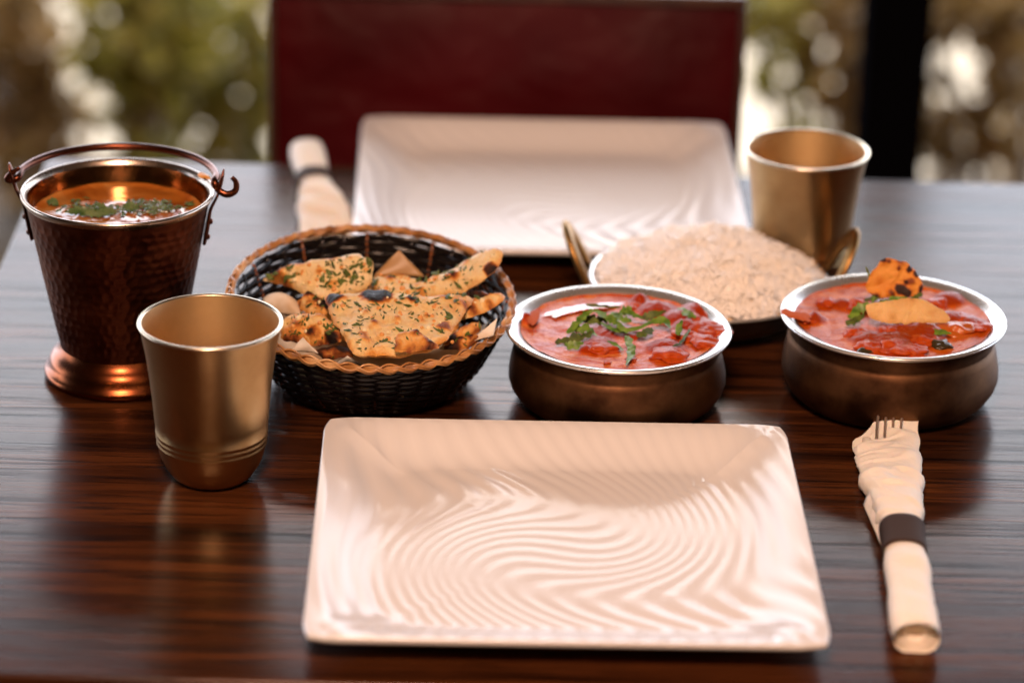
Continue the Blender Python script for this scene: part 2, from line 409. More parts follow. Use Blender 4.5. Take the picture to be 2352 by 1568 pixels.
# chair behind the table
def chair():
    t = thing('dining_chair', 'chair with broad dark red back pushed in behind the far white plate', 'chair', (-.01, 2.30, -.75))
    W = .365/2; H = .848
    nx, nzz = 40, 24; V = np.zeros((nzz+1, nx+1, 3))
    b = MB()
    for side in (-1, 1):
        V = np.zeros((nzz+1, nx+1, 3))
        for i in range(nzz+1):
            for k in range(nx+1):
                x = -1+2*k/nx; z = i/nzz
                puff = .007*(1-abs(x)**8)*(1-abs(2*z-1)**8)+.003*nz(x*3, z*3, side)
                V[i, k if side < 0 else nx-k] = (x*(W-.006), side*(.008+puff), .46+(H-.469)*z)
        b.grid(V)
    b.build('backrest', M['chair_red'], t)
    for s in (-1, 1):
        MB().box((s*W-(.0055 if s > 0 else 0), -.013, .0), (s*W+(0 if s > 0 else .0055), .013, H-.009)).build('post', M['chair_wood'], t, smooth=False, bevel=.002)
    MB().box((-W, -.013, H-.0085), (W, .013, H)).build('top_rail', M['chair_wood'], t, smooth=False, bevel=.002)
    MB().box((-W+.006, -.012, .43), (W-.006, .012, .457)).build('lower_rail', M['chair_wood'], t, smooth=False, bevel=.002)
    MB().box((-W, -.36, .42), (W, -.0135, .4595)).build('seat', M['chair_red'], t, smooth=False, bevel=.008)
    for s in (-1, 1): MB().box((s*(W-.02)-.014, -.35, 0), (s*(W-.02)+.014, -.32, .4195)).build('leg', M['chair_wood'], t, smooth=False, bevel=.002)
chair()
def post():
    t = thing('black_post', 'plain black upright post standing beyond the table, right of the chair', 'post', (.3755, 3.0, -.75))
    MB().add([(-.030, -.03, .012), (.030, -.03, .012), (.030, .03, .012), (-.030, .03, .012), (-.036, -.034, 1.25), (.036, -.034, 1.25), (.036, .034, 1.25), (-.036, .034, 1.25)],
             [(3, 2, 1, 0), (4, 5, 6, 7), (0, 1, 5, 4), (1, 2, 6, 5), (2, 3, 7, 6), (3, 0, 4, 7)]).build('shaft', M['post'], t, smooth=False, bevel=.003)
    MB().box((-.055, -.055, 0), (.055, .055, .0115)).build('foot_plate', M['post'], t, smooth=False, bevel=.002)
post()

# ------------------------------------------------------------------ shrubs behind
def leaves(b, centre, rad, n, size, seed):
    r = np.random.default_rng(seed)
    for _ in range(int(n*1.15)):
        d = r.normal(size=3); d /= np.linalg.norm(d); p = np.array(centre)+d*np.array(rad)*r.random()**.45
        if p[2] < -.70: p[2] = -.70+.05*r.random()
        a = r.normal(size=3); a[2] -= .5; a /= np.linalg.norm(a); q = np.cross(a, r.normal(size=3)); q /= np.linalg.norm(q)
        nn = np.cross(a, q); L = size*(.8+1.0*r.random()); w_ = L*.26
        v = [p-a*L*.5, p-a*L*.1+q*w_, p+a*L*.5, p-a*L*.1-q*w_, p-a*L*.1+nn*w_*.35]
        sh = np.clip(r.normal(.40, .35), 0, 1)
        b.add(v, [(0, 1, 4), (1, 2, 4), (2, 3, 4), (3, 0, 4)], shade=[sh]*5)
shr = 'shrubs growing beyond the table'
def shrub(label, stems, clumps, lm, size, seed):
    base = stems[0][0]
    t = thing('shrub', label, 'shrub', tuple(base), shr)
    off = np.array(tuple(base))
    for st in stems:
        pts = spline(st, 6); rr = np.linspace(1, .45, len(pts))*(st_r.get(seed, .008))
        MB().tube([np.array(tuple(p))-off for p in pts], rr, 7).build('stem', M['bark'], t)
    b = MB()
    for k, (c, rad, n) in enumerate(clumps): leaves(b, np.array(tuple(c))-off, rad, n, size, seed*31+k)
    # keep leaves above the ground
    b.build('foliage', lm, t, smooth=False, kind='stuff')
st_r = {1: .010, 2: .038, 3: .008, 4: .008, 5: .011, 6: .012, 7: .007}
G = -.72
def base(u, y): p = py(u, 400, y); return Vector((p.x, y, G))
shrub('dark leafy shrub at far left edge, behind the copper bucket', [[base(20, 3.9), py(40, 250, 3.9), py(60, -60, 3.9)], [base(60, 3.9), py(90, 300, 3.85), py(130, 120, 3.85)]],
      [(py(20, 60, 3.9), (.07, .12, .16), 200), (py(90, 330, 3.85), (.07, .1, .08), 100), (py(30, 230, 3.9), (.06, .1, .1), 90), (py(120, 190, 3.9), (.02, .05, .06), 16)], M['leaf_b'], .038, 1)
shrub('green shrub on a thick dark trunk, behind the bucket handle', [[base(325, 3.8), py(330, 200, 3.8), py(345, -80, 3.8)]],
      [(py(340, 30, 3.8), (.11, .12, .12), 260), (py(335, 250, 3.8), (.045, .1, .16), 130), (py(260, 190, 3.8), (.03, .06, .10), 14), (py(190, -10, 3.8), (.03, .06, .03), 14)], M['leaf_g'], .036, 2)
shrub('yellow-green leafy shrub beside the left edge of the red chair', [[base(480, 4.0), py(490, 200, 4.0), py(520, -60, 4.0)], [base(560, 4.0), py(570, 220, 4.0), py(560, 20, 4.0)]],
      [(py(510, 80, 4.0), (.15, .12, .13), 290), (py(510, 300, 4.0), (.14, .1, .13), 230)], M['leaf_g'], .038, 3)
shrub('sparse shrub with olive leaves just right of the red chair', [[base(1830, 3.9), py(1790, 230, 3.9), py(1735, 60, 3.9)], [base(1850, 3.9), py(1830, 200, 3.9), py(1800, 0, 3.9)]],
      [(py(1800, 20, 3.9), (.09, .1, .05), 120), (py(1800, 120, 3.9), (.06, .08, .06), 40), (py(1840, 280, 3.9), (.03, .08, .10), 36), (py(1760, 215, 3.9), (.02, .05, .02), 6)], M['leaf_g'], .034, 4)
shrub('brown leafy shrub directly left of the black post', [[base(1950, 3.85), py(1940, 200, 3.85), py(1880, -40, 3.85)], [base(1990, 3.85), py(1975, 200, 3.85), py(1960, -40, 3.85)]],
      [(py(1940, 60, 3.85), (.06, .1, .14), 150), (py(1955, 260, 3.85), (.035, .08, .14), 80)], M['leaf_b'], .036, 5)
shrub('twiggy brown shrub with crossing stems right of the black post', [[base(2180, 3.8), py(2245, 300, 3.8), py(2330, 120, 3.8)], [base(2330, 3.8), py(2240, 290, 3.8), py(2150, 130, 3.8)], [base(2345, 3.8), py(2330, 200, 3.8), py(2240, 10, 3.8)]],
      [(py(2200, 20, 3.8), (.09, .1, .06), 160), (py(2170, 330, 3.8), (.03, .06, .06), 40), (py(2290, 210, 3.8), (.03, .06, .10), 36), (py(2320, 60, 3.8), (.05, .1, .10), 90), (py(2250, 310, 3.8), (.03, .06, .05), 20), (py(2140, 180, 3.8), (.02, .06, .12), 40)], M['leaf_b'], .034, 6)
shrub('brown shrub cut off by the right edge of the picture', [[base(2380, 3.95), py(2370, 200, 3.95), py(2340, -60, 3.95)]],
      [(py(2370, 150, 3.95), (.05, .1, .2), 140)], M['leaf_b'], .038, 7)

# ------------------------------------------------------------------ plates
def plate_mesh(name, parent):
    n = 320; W = .270; H = .0185; t = np.linspace(-1, 1, n)
    u, v = np.meshgrid(t, t, indexing='ij'); u = u.T; v = v.T      # u across, v in depth
    k = .055                                        # corner radius share
    def rnd(u, v):
        m = np.maximum(abs(u), abs(v)); ang = np.arctan2(v, u)
        # pull the square's corners in to a rounded outline
        c = np.minimum(abs(u), abs(v))/np.maximum(m, 1e-9)
        f = 1-.022*np.clip((c-.86)/.14, 0, 1)**1.6
        return u*f, v*f
    x, y = rnd(u, v); X = x*W/2; Y = y*W/2
    d = np.maximum(abs(u), abs(v))
    sm = (u**8+v**8)**(1/8.)
    s = np.clip((sm-.70)/(1.02-.70), 0, 1); s = s*s*(3-2*s)
    Z = .0045+(H-.0045)*s
    # swirl relief
    r2 = (u*1.0+.02)**2+(v*1.15+.05)**2; rr = np.sqrt(r2)
    tw = 2.1*np.exp(-(rr/.62)**2)-.15
    xs = u*np.cos(tw)-v*np.sin(tw); ys = u*np.sin(tw)+v*np.cos(tw)
    ph = 68*xs+6*xs*xs+2.6*np.sin(2.2*ys+.6)+2.0*np.sin(2.6*xs)+5*v*u
    wv = np.sin(ph); wv = np.sign(wv)*abs(wv)**.85
    gy_, gx_ = np.gradient(ph); gp = np.hypot(gx_, gy_)/(W/(n-1))
    S = .036+.092*np.clip((rr-.45)/.35, 0, 1)
    amp = np.minimum(S/np.maximum(gp, 60), .0005)*np.clip((1-d)/.03, 0, 1)
    Z = Z+amp*wv
    top = np.stack([X, Y, Z], -1)
    b = MB(); b.grid(top)
    # rim edge and underside
    idx = [(0, j) for j in range(n)]+[(i, n-1) for i in range(1, n)]+[(n-1, j) for j in range(n-2, -1, -1)]+[(i, 0) for i in range(n-2, 0, -1)]
    ring = np.array([top[i, j] for i, j in idx]); L = []
    for q, dz in ((1.006, -.0008), (1.007, -.0022), (1.001, -.0038), (.97, -.0058), (.80, -.0125), (.70, -.0155), (.69, -.0198), (.66, -.0198), (.65, -.0165), (.0, -.0165)):
        L.append(ring*np.array([q, q, 1])+np.array([0, 0, dz]))
    V = np.array([ring]+L); V[..., 2] = np.where(np.arange(len(V))[:, None] > 0, H+np.array([0]+[0]*0+[0]*len(L))[:, None]*0+V[..., 2]-ring[None, :, 2], V[..., 2])
    m = len(ring); F = [(i*m+k_, (i+1)*m+k_, (i+1)*m+(k_+1) % m, i*m+(k_+1) % m) for i in range(len(V)-1) for k_ in range(m)]
    b.add(V.reshape(-1, 3), F)
    return b.build(name, M['plate'], parent)
p1 = plate_mesh('square_plate', None); p1.location = (.0297, 1.5428, .0003); p1.rotation_euler.z = .0211
tag(p1, 'square white plate with swirled ripple relief, nearest the camera at the table edge', 'plate', 'square white plates')
p2 = p1.copy(); sc.collection.objects.link(p2); p2.location = (.0225, 2.0891, .0003); p2.rotation_euler.z = .02495+PI
p2['label'] = 'square white rippled plate at the far side, in front of the red chair'

# ------------------------------------------------------------------ cups
def cup():
    t = thing('metal_cup', 'brushed brass tumbler standing in front of the copper bucket', 'cup', (-.1708, 1.628, 0), 'brass tumblers')
    H = .0972; R = .0412
    out = [(0, .0006), (.016, .0004), (.0195, .0008), (.0235, .0040), (.0272, .0098), (.0297, .0160), (.0310, .0215)]
    for z in (.0235, .0268, .0301):
        rb = .0312+(z-.02)*.075
        out += [(rb, z-.0007), (rb+.0003, z), (rb+.0003, z+.0008), (rb, z+.0015)]
    out += [(.0326, .038), (.0336, .050), (.0350, .064), (.0368, .078), (.0390, .090), (.0402, H-.0013)]
    MB().lathe(out, 128).build('body', M['brass'], t, angle=40)
    MB().lathe([(.0402, H-.0013), (.0410, H-.0010), (.0413, H-.0003), (.0412, H+.0003), (.0406, H+.0008), (.0394, H+.0008), (.0388, H)], 128).build('rim', M['cup_lip'], t)
    ins = [(.0388, H), (.0376, .088), (.0356, .076), (.0338, .062), (.0324, .048), (.0312, .034), (.0298, .022), (.0265, .012), (.0200, .006), (.0, .005)]
    MB().lathe(ins, 128).build('inside', M['brass_in'], t)
    return t
c1 = cup()
dup(c1, (.1912, 1.9475, 0), 2.1, 'brushed brass tumbler at the far right, beside the distant plate')

# ------------------------------------------------------------------ handi bowls
def handi(x, y, label, k=1.0):
    t = thing('serving_bowl', label, 'bowl', (x, y, 0), 'squat bronze bowls of curry')
    body = [(0, .0015), (.040, .0008), (.0520, .0008), (.0570, .0028), (.0618, .0066), (.0650, .0115), (.0664, .0165), (.0662, .0215), (.0652, .0275), (.0640, .0325), (.0631, .0360),
            (.0621, .0370), (.0624, .0379), (.0626, .0400), (.0628, .0425), (.0636, .0445), (.0650, .0458)]
    body = [(r_, z_*k) for r_, z_ in body]
    MB().lathe(body, 144, disp=lambda th, z, i: .00025*np.sin(th*5+z*120)).build('body', M['bronze'], t)
    lip = [(.0650, .0458), (.0672, .0462), (.0685, .0470), (.0690, .0480), (.0686, .0489), (.0672, .0492), (.0640, .0484), (.0606, .0466), (.0585, .0446), (.0577, .0420), (.0580, .036), (.0600, .026), (.058, .014), (.048, .006), (0, .005)]
    MB().lathe([(r_, z_+.0458*(k-1)) for r_, z_ in lip], 144).build('rim', M['steel'], t)
    return t
B1 = (.0645, 1.752); B2 = (.2328, 1.7685)
handi(*B1, 'bronze bowl of creamy red curry directly behind the near plate')
handi(*B2, 'bronze bowl of chunky curry with papad pieces, at the right', 1.125)

def curry(name, label, c, z0, R, lumps, m, seed, chunks):
    t = thing(name, label, 'curry', (c[0], c[1], z0))
    nr, nt = 60, 160; rr = np.linspace(0, 1, nr)**.8*R; th = np.arange(nt+1)/nt*2*PI
    V = np.zeros((nr, nt+1, 3)); A = np.zeros((nr, nt+1))
    for i in range(nr):
        for k in range(nt+1):
            x, y = rr[i]*math.cos(th[k]), rr[i]*math.sin(th[k]); z = 0; lm = 0
            for (lx, ly, lr, lh) in lumps:
                q = ((x-lx)**2+((y-ly))**2)/(lr*lr)
                if q < 1.0: s_ = (1-q)**1.5; z = max(z, lh*s_)+.25*min(z, lh*s_); lm = max(lm, min(1, s_*2.2))
            f = nz(x*90, y*90, seed); z += .0007*f+.0004*nz(x*220, y*220, seed)+lm*.0006*nz(x*400, y*400, seed+3)
            ed = max(0, (rr[i]/R-.93)/.07); z += .0012*ed*ed
            V[i, k] = (x, y, z); A[i, k] = lm
    MB().grid(V, lump=A.reshape(-1)).build('sauce', m, t)
    for (cx, cy, cz, rx, ry, rz_, mm, nm) in chunks:
        b = MB(); n1, n2 = 18, 28; V = np.zeros((n1+1, n2+1, 3))
        for i in range(n1+1):
            for k in range(n2+1):
                p, q = PI*i/n1, 2*PI*(k % n2)/n2; d = Vector((math.sin(p)*math.cos(q), math.sin(p)*math.sin(q), math.cos(p)))
                f = 1+.55*noise.noise(d*1.6+Vector((cx*900, cy*700, seed)))+.08*noise.noise(d*4+Vector((cx*300, 0, 0)))+.02*noise.noise(d*14)
                V[i, k] = (d.x*rx*f, d.y*ry*f, d.z*rz_*f)
        b.grid(V, lump=np.full(V.shape[0]*V.shape[1], .42)).build(nm, mm, t, loc=(cx, cy, cz))
    return t
me = M['curry']
def lc(u, v, c, z): p = pz(u, v, z); return (p.x-c[0], p.y-c[1])
Z1 = .0452
l1 = [lc(u, v, B1, Z1)+(r, h) for u, v, r, h in ((1565, 735, .015, .0065), (1600, 720, .014, .006), (1530, 800, .014, .0050), (1510, 715, .016, .006), (1470, 695, .008, .006), (1375, 790, .013, .0035), (1400, 760, .015, .003), (1620, 765, .010, .004), (1345, 805, .006, .003), (1450, 770, .010, .0025), (1212, 737, .006, .005), (1580, 755, .013, .005))]
ch1 = []
for u, v, s in ((1463, 694, .0052), (1500, 702, .006), (1538, 708, .0065), (1590, 726, .0105), (1635, 752, .0100), (1622, 778, .0085), (1610, 745, .0110), (1535, 806, .0105), (1383, 792, .0085), (1450, 818, .0028), (1395, 824, .0022), (1570, 765, .008)):
    a = lc(u, v, B1, Z1+.003); ch1.append((a[0], a[1], .0008, s*1.1, s*1.05, s*.34, me, 'meat_chunk'))
curry('creamy_curry', 'glossy creamy red curry in the bowl behind the near plate', B1, Z1, .0596, l1, M['curry'], 1, ch1)
Z2 = .0508
l2 = [lc(u, v, B2, Z2)+(r, h) for u, v, r, h in ((2050, 790, .022, .005), (2120, 770, .018, .006), (1990, 780, .014, .004), (2190, 735, .014, .005), (1990, 700, .013, .005), (1935, 700, .009, .004), (2180, 690, .012, .005), (1870, 735, .009, .005), (2230, 745, .012, .004), (2080, 760, .02, .005))]
ch2 = []
for u, v, s, mm, nm in ((1852, 728, .0062, me, 'vegetable_chunk'), (1900, 688, .006, me, 'vegetable_chunk'), (1972, 696, .008, me, 'vegetable_chunk'), (2060, 795, .011, me, 'vegetable_chunk'), (2000, 792, .0085, me, 'vegetable_chunk'),
                        (2100, 800, .0085, me, 'vegetable_chunk'), (2195, 748, .0105, M['carrot'], 'carrot_piece'), (2210, 725, .008, me, 'vegetable_chunk'), (2252, 745, .0075, me, 'vegetable_chunk'), (2083, 741, .0062, M['pea'], 'pea'), (2163, 785, .006, M['pea'], 'pea'), (1990, 799, .0052, M['pea'], 'pea'),
                        (2150, 690, .007, me, 'vegetable_chunk'), (2120, 775, .009, me, 'vegetable_chunk'), (1965, 760, .007, me, 'vegetable_chunk'), (2040, 755, .008, me, 'vegetable_chunk')):
    a = lc(u, v, B2, Z2+.003); ch2.append((a[0], a[1], .0012, s*1.0, s*.95, s*.40, mm, nm))
curry('chunky_curry', 'chunky red vegetable curry in the right-hand bowl under papad pieces', B2, Z2, .0596, l2, M['curry2'], 5, ch2)

def blob_sheet(name, c, pts, m, th=.0008):       # thin smear following given 3D outline
    cen = sum(pts, Vector())/len(pts); P = spline(pts, 5, True)
    n = len(P); P = [cen+(p-cen)*(1+.28*nz(i*.9, cen.x*50)) for i, p in enumerate(P)]
    V = [tuple(cen+Vector((0, 0, th)))]+[tuple(cen+(p-cen)*.55+Vector((0, 0, th*.9))) for p in P]+[tuple(p) for p in P]
    F = [(0, 1+k, 1+(k+1) % n) for k in range(n)]+[(1+k, 1+n+k, 1+n+(k+1) % n, 1+(k+1) % n) for k in range(n)]
    return MB().add(V, F, lump=[.75]*len(V)).build(name, m)
o = blob_sheet('curry_smear', B2, [pz(u, v, .0549) for u, v in ((1796, 708), (1822, 714), (1858, 722), (1860, 738), (1830, 733), (1797, 722))], M['smear'])
tag(o, 'smear of red curry across the left lip of the right-hand bowl', 'sauce smear')
o = blob_sheet('curry_smear', B1, [pz(u, v, .0487) for u, v in ((1212, 722), (1232, 712), (1240, 728), (1225, 745), (1214, 742))], M['smear'])
tag(o, 'small dried curry mark on the left inner lip of the nearer bowl', 'sauce smear')
o = blob_sheet('chilli_oil', B1, [pz(u, v, Z1+.0009) for u, v in ((1250, 722), (1300, 706), (1370, 696), (1430, 697), (1400, 708), (1340, 716), (1280, 728))], M['oil'], .0004)
tag(o, 'pool of bright red oil at the back left of the nearer curry', 'oil')

# ------------------------------------------------------------------ coriander strips
def strip(b_pts, wid, parent, m, jag=.25, seed=0, off=Vector()):
    P = spline(b_pts, 6); n = len(P); r = random.Random(seed); V = []; wid *= 1.30
    for i, p in enumerate(P):
        t = (P[min(i+1, n-1)]-P[max(i-1, 0)]).normalized(); s = t.cross(Vector((r.uniform(-.25, .25), -.6, .75)))
        s = s.normalized() if s.length > 1e-6 else Vector((1, 0, 0))
        env = wid*(.22+.78*math.sin(PI*min(1, .05+1.0*i/(n-1)))**.7)
        wl, wr = env*r.uniform(.55, 1.2), env*r.uniform(.55, 1.2)
        tw = Vector((0, 0, 1))*env*r.uniform(-.35, .35)
        V += [tuple(p-s*wl+tw-off), tuple(p-Vector((0, 0, wid*.12))-off), tuple(p+s*wr-tw-off)]
    F = []
    for i in range(n-1):
        a = i*3; F += [(a, a+1, a+4, a+3), (a+1, a+2, a+5, a+4)]
    return MB().add(V, F).build('leaf', m, parent)
def garnish(label, origin, strips, m, seed):
    t = thing('coriander_garnish', label, 'herb garnish', origin); off = Vector(origin)
    for k, (pts, w_) in enumerate(strips): strip(pts, w_, t, m[k % len(m)], .28, seed+k, off)
q = lambda u, v, z=0: pz(u, v, Z1+.004+z)
garnish('chopped green coriander heaped on the creamy curry in the nearer bowl', (B1[0], B1[1], Z1+.003), [
    ([q(1303, 765), q(1325, 742, .003), q(1350, 717, .006), q(1368, 713, .007)], .0020),
    ([q(1366, 713, .007), q(1395, 728, .007), q(1420, 745, .005), q(1440, 765, .003)], .0022),
    ([q(1345, 700, .002), q(1385, 703, .002), q(1425, 706, .003)], .0010),
    ([q(1420, 722, .002), q(1440, 712, .003), q(1450, 704, .004)], .0022),
    ([q(1433, 710, .005), q(1455, 722, .004), q(1478, 732, .003)], .0017),
    ([q(1275, 785), q(1310, 780, .001), q(1345, 770, .002), q(1362, 760, .003)], .0024),
    ([q(1297, 790), q(1318, 792), q(1340, 786, .001)], .0022),
    ([q(1440, 770, .003), q(1446, 790, .002), q(1448, 812, .001), q(1438, 838, .000)], .0022),
    ([q(1470, 730, .002), q(1500, 722, .004), q(1530, 714, .005)], .0020),
    ([q(1490, 742, .003), q(1520, 735, .004), q(1540, 752, .003)], .0024),
    ([q(1555, 768, .003), q(1560, 750, .005), q(1568, 735, .007)], .0018),
    ([q(1585, 755, .001), q(1565, 785, .001), q(1545, 795, .001)], .0009),
    ([q(1380, 740, .002), q(1420, 758, .002), q(1470, 752, .003), q(1510, 730, .004)], .0012),
    ([q(1560, 706, .003), q(1580, 720, .003), q(1598, 728, .002)], .0026),
    ([q(1330, 728), q(1370, 735), q(1400, 728)], .0025), ([q(1400, 720, .001), q(1425, 730, .002), q(1450, 738, .002)], .0026),
    ([q(1310, 750), q(1345, 755), q(1370, 770)], .0022), ([q(1500, 755, .002), q(1480, 765, .002), q(1462, 772, .001)], .0022),
    ([q(1395, 782), q(1420, 795), q(1432, 806)], .0009)], [M['herb'], M['herb'], M['herb_dark']], 10)
q2 = lambda u, v, z=0: pz(u, v, Z2+.004+z)
garnish('green coriander sprigs beside the papad pieces in the right-hand bowl', (B2[0], B2[1], Z2+.003), [
    ([q2(2005, 695, .004), q2(2008, 665, .010), q2(1998, 635, .018), q2(1988, 612, .026)], .0011),
    ([q2(1985, 690, .004), q2(2010, 684, .006), q2(2035, 682, .006)], .0013),
    ([q2(1950, 730), q2(1972, 712, .003), q2(1992, 700, .006)], .0028),
    ([q2(1942, 742), q2(1962, 738, .001), q2(1985, 722, .003)], .0020),
    ([q2(2010, 705, .005), q2(2050, 690, .008), q2(2085, 685, .009)], .0024),
    ([q2(2020, 690, .006), q2(2055, 700, .008), q2(2095, 697, .009)], .0022),
    ([q2(1960, 712, .002), q2(1985, 702, .004), q2(2010, 700, .005)], .0022),
    ([q2(2090, 690, .009), q2(2105, 682, .010), q2(2118, 672, .011)], .0016),
    ([q2(2130, 755), q2(2155, 762, .001), q2(2185, 765, .001)], .0020),
    ([q2(2135, 707, .002), q2(2160, 715, .002), q2(2172, 722, .001)], .0012)], [M['herb'], M['herb_dark']], 40)

# ------------------------------------------------------------------ slices: naan and papad
def slice_mesh(name, corners, thick, m, seed, bub=1.0, step=.0019, chars=(), rag=.0020, basechar=.14, parent=None, jitter=.0, herb=0, herbcol=None, garl=0, lab=None, cat=None, grp=None, wave=0.0, smoothcorner=True):
    C = [Vector(c) for c in corners]; cen = sum(C, Vector())/len(C)
    nrm = Vector()
    for i in range(len(C)):
        a, b_ = C[i]-cen, C[(i+1) % len(C)]-cen; nrm += a.cross(b_)
    nrm.normalize()
    if nrm.dot(Vector((0, -.85, 1))) < 0: nrm = -nrm
    ax = Vector((1, 0, 0)); ax = (ax-nrm*ax.dot(nrm)).normalized(); ay = nrm.cross(ax)
    P2 = []; dens = []
    for i in range(len(C)):
        a, b_ = C[i], C[(i+1) % len(C)]; k = max(2, int((b_-a).length/step))
        for j in range(k):
            p = a.lerp(b_, j/k); dens.append(p)
    # soften the corners a little and roughen the outline
    for _ in range(3): dens = [(dens[i-1]+dens[i]*2+dens[(i+1) % len(dens)])/4 for i in range(len(dens))]
    out = []
    for i, p in enumerate(dens):
        d = p-cen; f = 1+rag/max(d.length, .004)*(nz(i*.23, seed*1.7)+.6*nz(i*.71, seed*3.1)); p = cen+d*f
        out.append((( p-cen).dot(ax), (p-cen).dot(ay), (p-cen).dot(nrm)))
    O = np.array(out); poly = O[:, :2]; lo = poly.min(0); hi = poly.max(0)
    A, B = poly, np.roll(poly, -1, 0)
    def dist(p):
        ab = B-A; t = np.clip(((p-A)*ab).sum(1)/((ab*ab).sum(1)+1e-12), 0, 1); return np.sqrt(((A+ab*t[:, None]-p)**2).sum(1).min())
    def inside(p):
        c = ((A[:, 1] > p[1]) != (B[:, 1] > p[1])) & (p[0] < (B[:, 0]-A[:, 0])*(p[1]-A[:, 1])/(B[:, 1]-A[:, 1]+1e-15)+A[:, 0])
        return c.sum() % 2 == 1
    inner = []
    r = np.random.default_rng(seed)
    y = lo[1]
    row = 0
    while y < hi[1]:
        x = lo[0]+(step/2 if row % 2 else 0)
        while x < hi[0]:
            p = np.array([x, y])+r.normal(size=2)*step*.1
            if inside(p) and dist(p) > step*.6: inner.append(p)
            x += step
        y += step*.87; row += 1
    n0 = len(poly); pts = [Vector(p) for p in poly]+[Vector(p) for p in inner]
    res = delaunay_2d_cdt(pts, [], [list(range(n0))], 1, 1e-7)
    vv = np.array([tuple(p) for p in res[0]]); tris = res[2]
    def basez(p):
        d2 = ((poly-p)**2).sum(1)+1e-6; w_ = 1/d2**1.1; return (w_*O[:, 2]).sum()/w_.sum()
    chl = [((Vector(c_)-cen).dot(ax), (Vector(c_)-cen).dot(ay), rr_, a_) for c_, rr_, a_ in chars]
    ztop = []; zbot = []; cha = []
    rs = random.Random(seed*7+1)
    bubs = [(rs.uniform(lo[0], hi[0]), rs.uniform(lo[1], hi[1]), rs.uniform(.0025, .0065), rs.uniform(.5, 1.5)) for _ in range(int(bub*22))]
    for p in vv:
        d = dist(p); bz = basez(p)+wave*nz(p[0]*28, p[1]*28, seed+9); e = min(1, d/(thick*.9)); e = math.sqrt(max(0, 1-(1-e)**2))
        f = nz(p[0]*150, p[1]*150, seed)*.0013*bub+nz(p[0]*55, p[1]*55, seed+2)*.0026*bub
        hb = 0; cc = basechar+.25*max(0, nz(p[0]*70, p[1]*70, seed+5))
        for bx, by, br, bh in bubs:
            qd = ((p[0]-bx)**2+(p[1]-by)**2)/(br*br)
            if qd < 1: k = (1-qd)**2; hb += .0016*bh*k*min(1, bub); cc += .38*k*k*bh*min(1, bub)
        for bx, by, br, amt in chl:
            qd = math.sqrt((p[0]-bx)**2+(p[1]-by)**2)/br; qd += .35*nz(p[0]*300, p[1]*300, seed)
            if qd < 1: k = min(1, (1-qd)*2.2); cc += amt*k; hb += .0012*k*min(1, bub)
        cc += .18*max(0, 1-d/.003)*min(1, bub)
        ztop.append(bz+thick*e*.5+(f+hb)*e); zbot.append(bz-thick*e*.5); cha.append(cc)
    n = len(vv)
    def w3(p, z): return cen+ax*p[0]+ay*p[1]+nrm*z
    V = [tuple(w3(vv[i], ztop[i])-cen) for i in range(n)]+[tuple(w3(vv[i], zbot[i])-cen) for i in range(n)]
    F = [tuple(t) for t in tris]+[tuple(n+k for k in reversed(t)) for t in tris]
    cb = [min(.5, .33+.2*nz(p[0]*90, p[1]*90)) for p in vv] if bub > .5 else [c_*.6 for c_ in cha]
    b = MB().add(V, F, char=cha+cb)
    root = b.build(name, m, parent, loc=tuple(cen))
    if lab: tag(root, lab, cat, grp)
    if herb:
        hb_ = MB()
        for _ in range(herb):
            i = rs.randrange(n)
            if dist(vv[i]) < .0012 or nz(vv[i][0]*60, vv[i][1]*60, seed+20) < -.12: continue
            p = w3(vv[i], ztop[i]+.0003)-cen; a = rs.uniform(0, 2*PI); L = rs.uniform(.0006, .0017)*(2.3 if rs.random() < .25 else 1); w_ = L*rs.uniform(.25, .7)
            d1 = (ax*math.cos(a)+ay*math.sin(a)+nrm*rs.uniform(-.1, .35)).normalized(); d2 = nrm.cross(d1).normalized()
            c_ = p+nrm*.0002
            vs = [c_-d1*L, c_-d1*L*.2+d2*w_, c_+d1*L*.5+d2*w_*.5, c_+d1*L+nrm*.0006, c_+d1*L*.3-d2*w_*.8, c_-d1*L*.5-d2*w_*.6, c_+nrm*.0005]
            hb_.add([tuple(v) for v in vs], [(6, k, (k+1) % 6) for k in range(6)])
        hb_.build('herb_flakes', herbcol or M['herb_dark'], root, smooth=False, kind='stuff')
    if garl:
        for _ in range(garl):
            for tries in range(30):
                i = rs.randrange(n)
                if dist(vv[i]) > .004: break
            g = MB(); s_ = rs.choice((rs.uniform(.0006, .0013), rs.uniform(.0006, .0013), rs.uniform(.0010, .0018))); V = np.zeros((7, 11, 3))
            for a in range(7):
                for c_ in range(11):
                    d = Vector((math.sin(PI*a/6)*math.cos(2*PI*(c_ % 10)/10), math.sin(PI*a/6)*math.sin(2*PI*(c_ % 10)/10), math.cos(PI*a/6)))
                    V[a, c_] = d*s_*(1+.3*noise.noise(d*2+Vector((i, 0, 0))))
            g.grid(V).build('garlic_piece', M[rs.choice(('garlic', 'garlic', 'crumb'))], root, loc=tuple(w3(vv[i], ztop[i]+s_*.05)-cen))
    return root

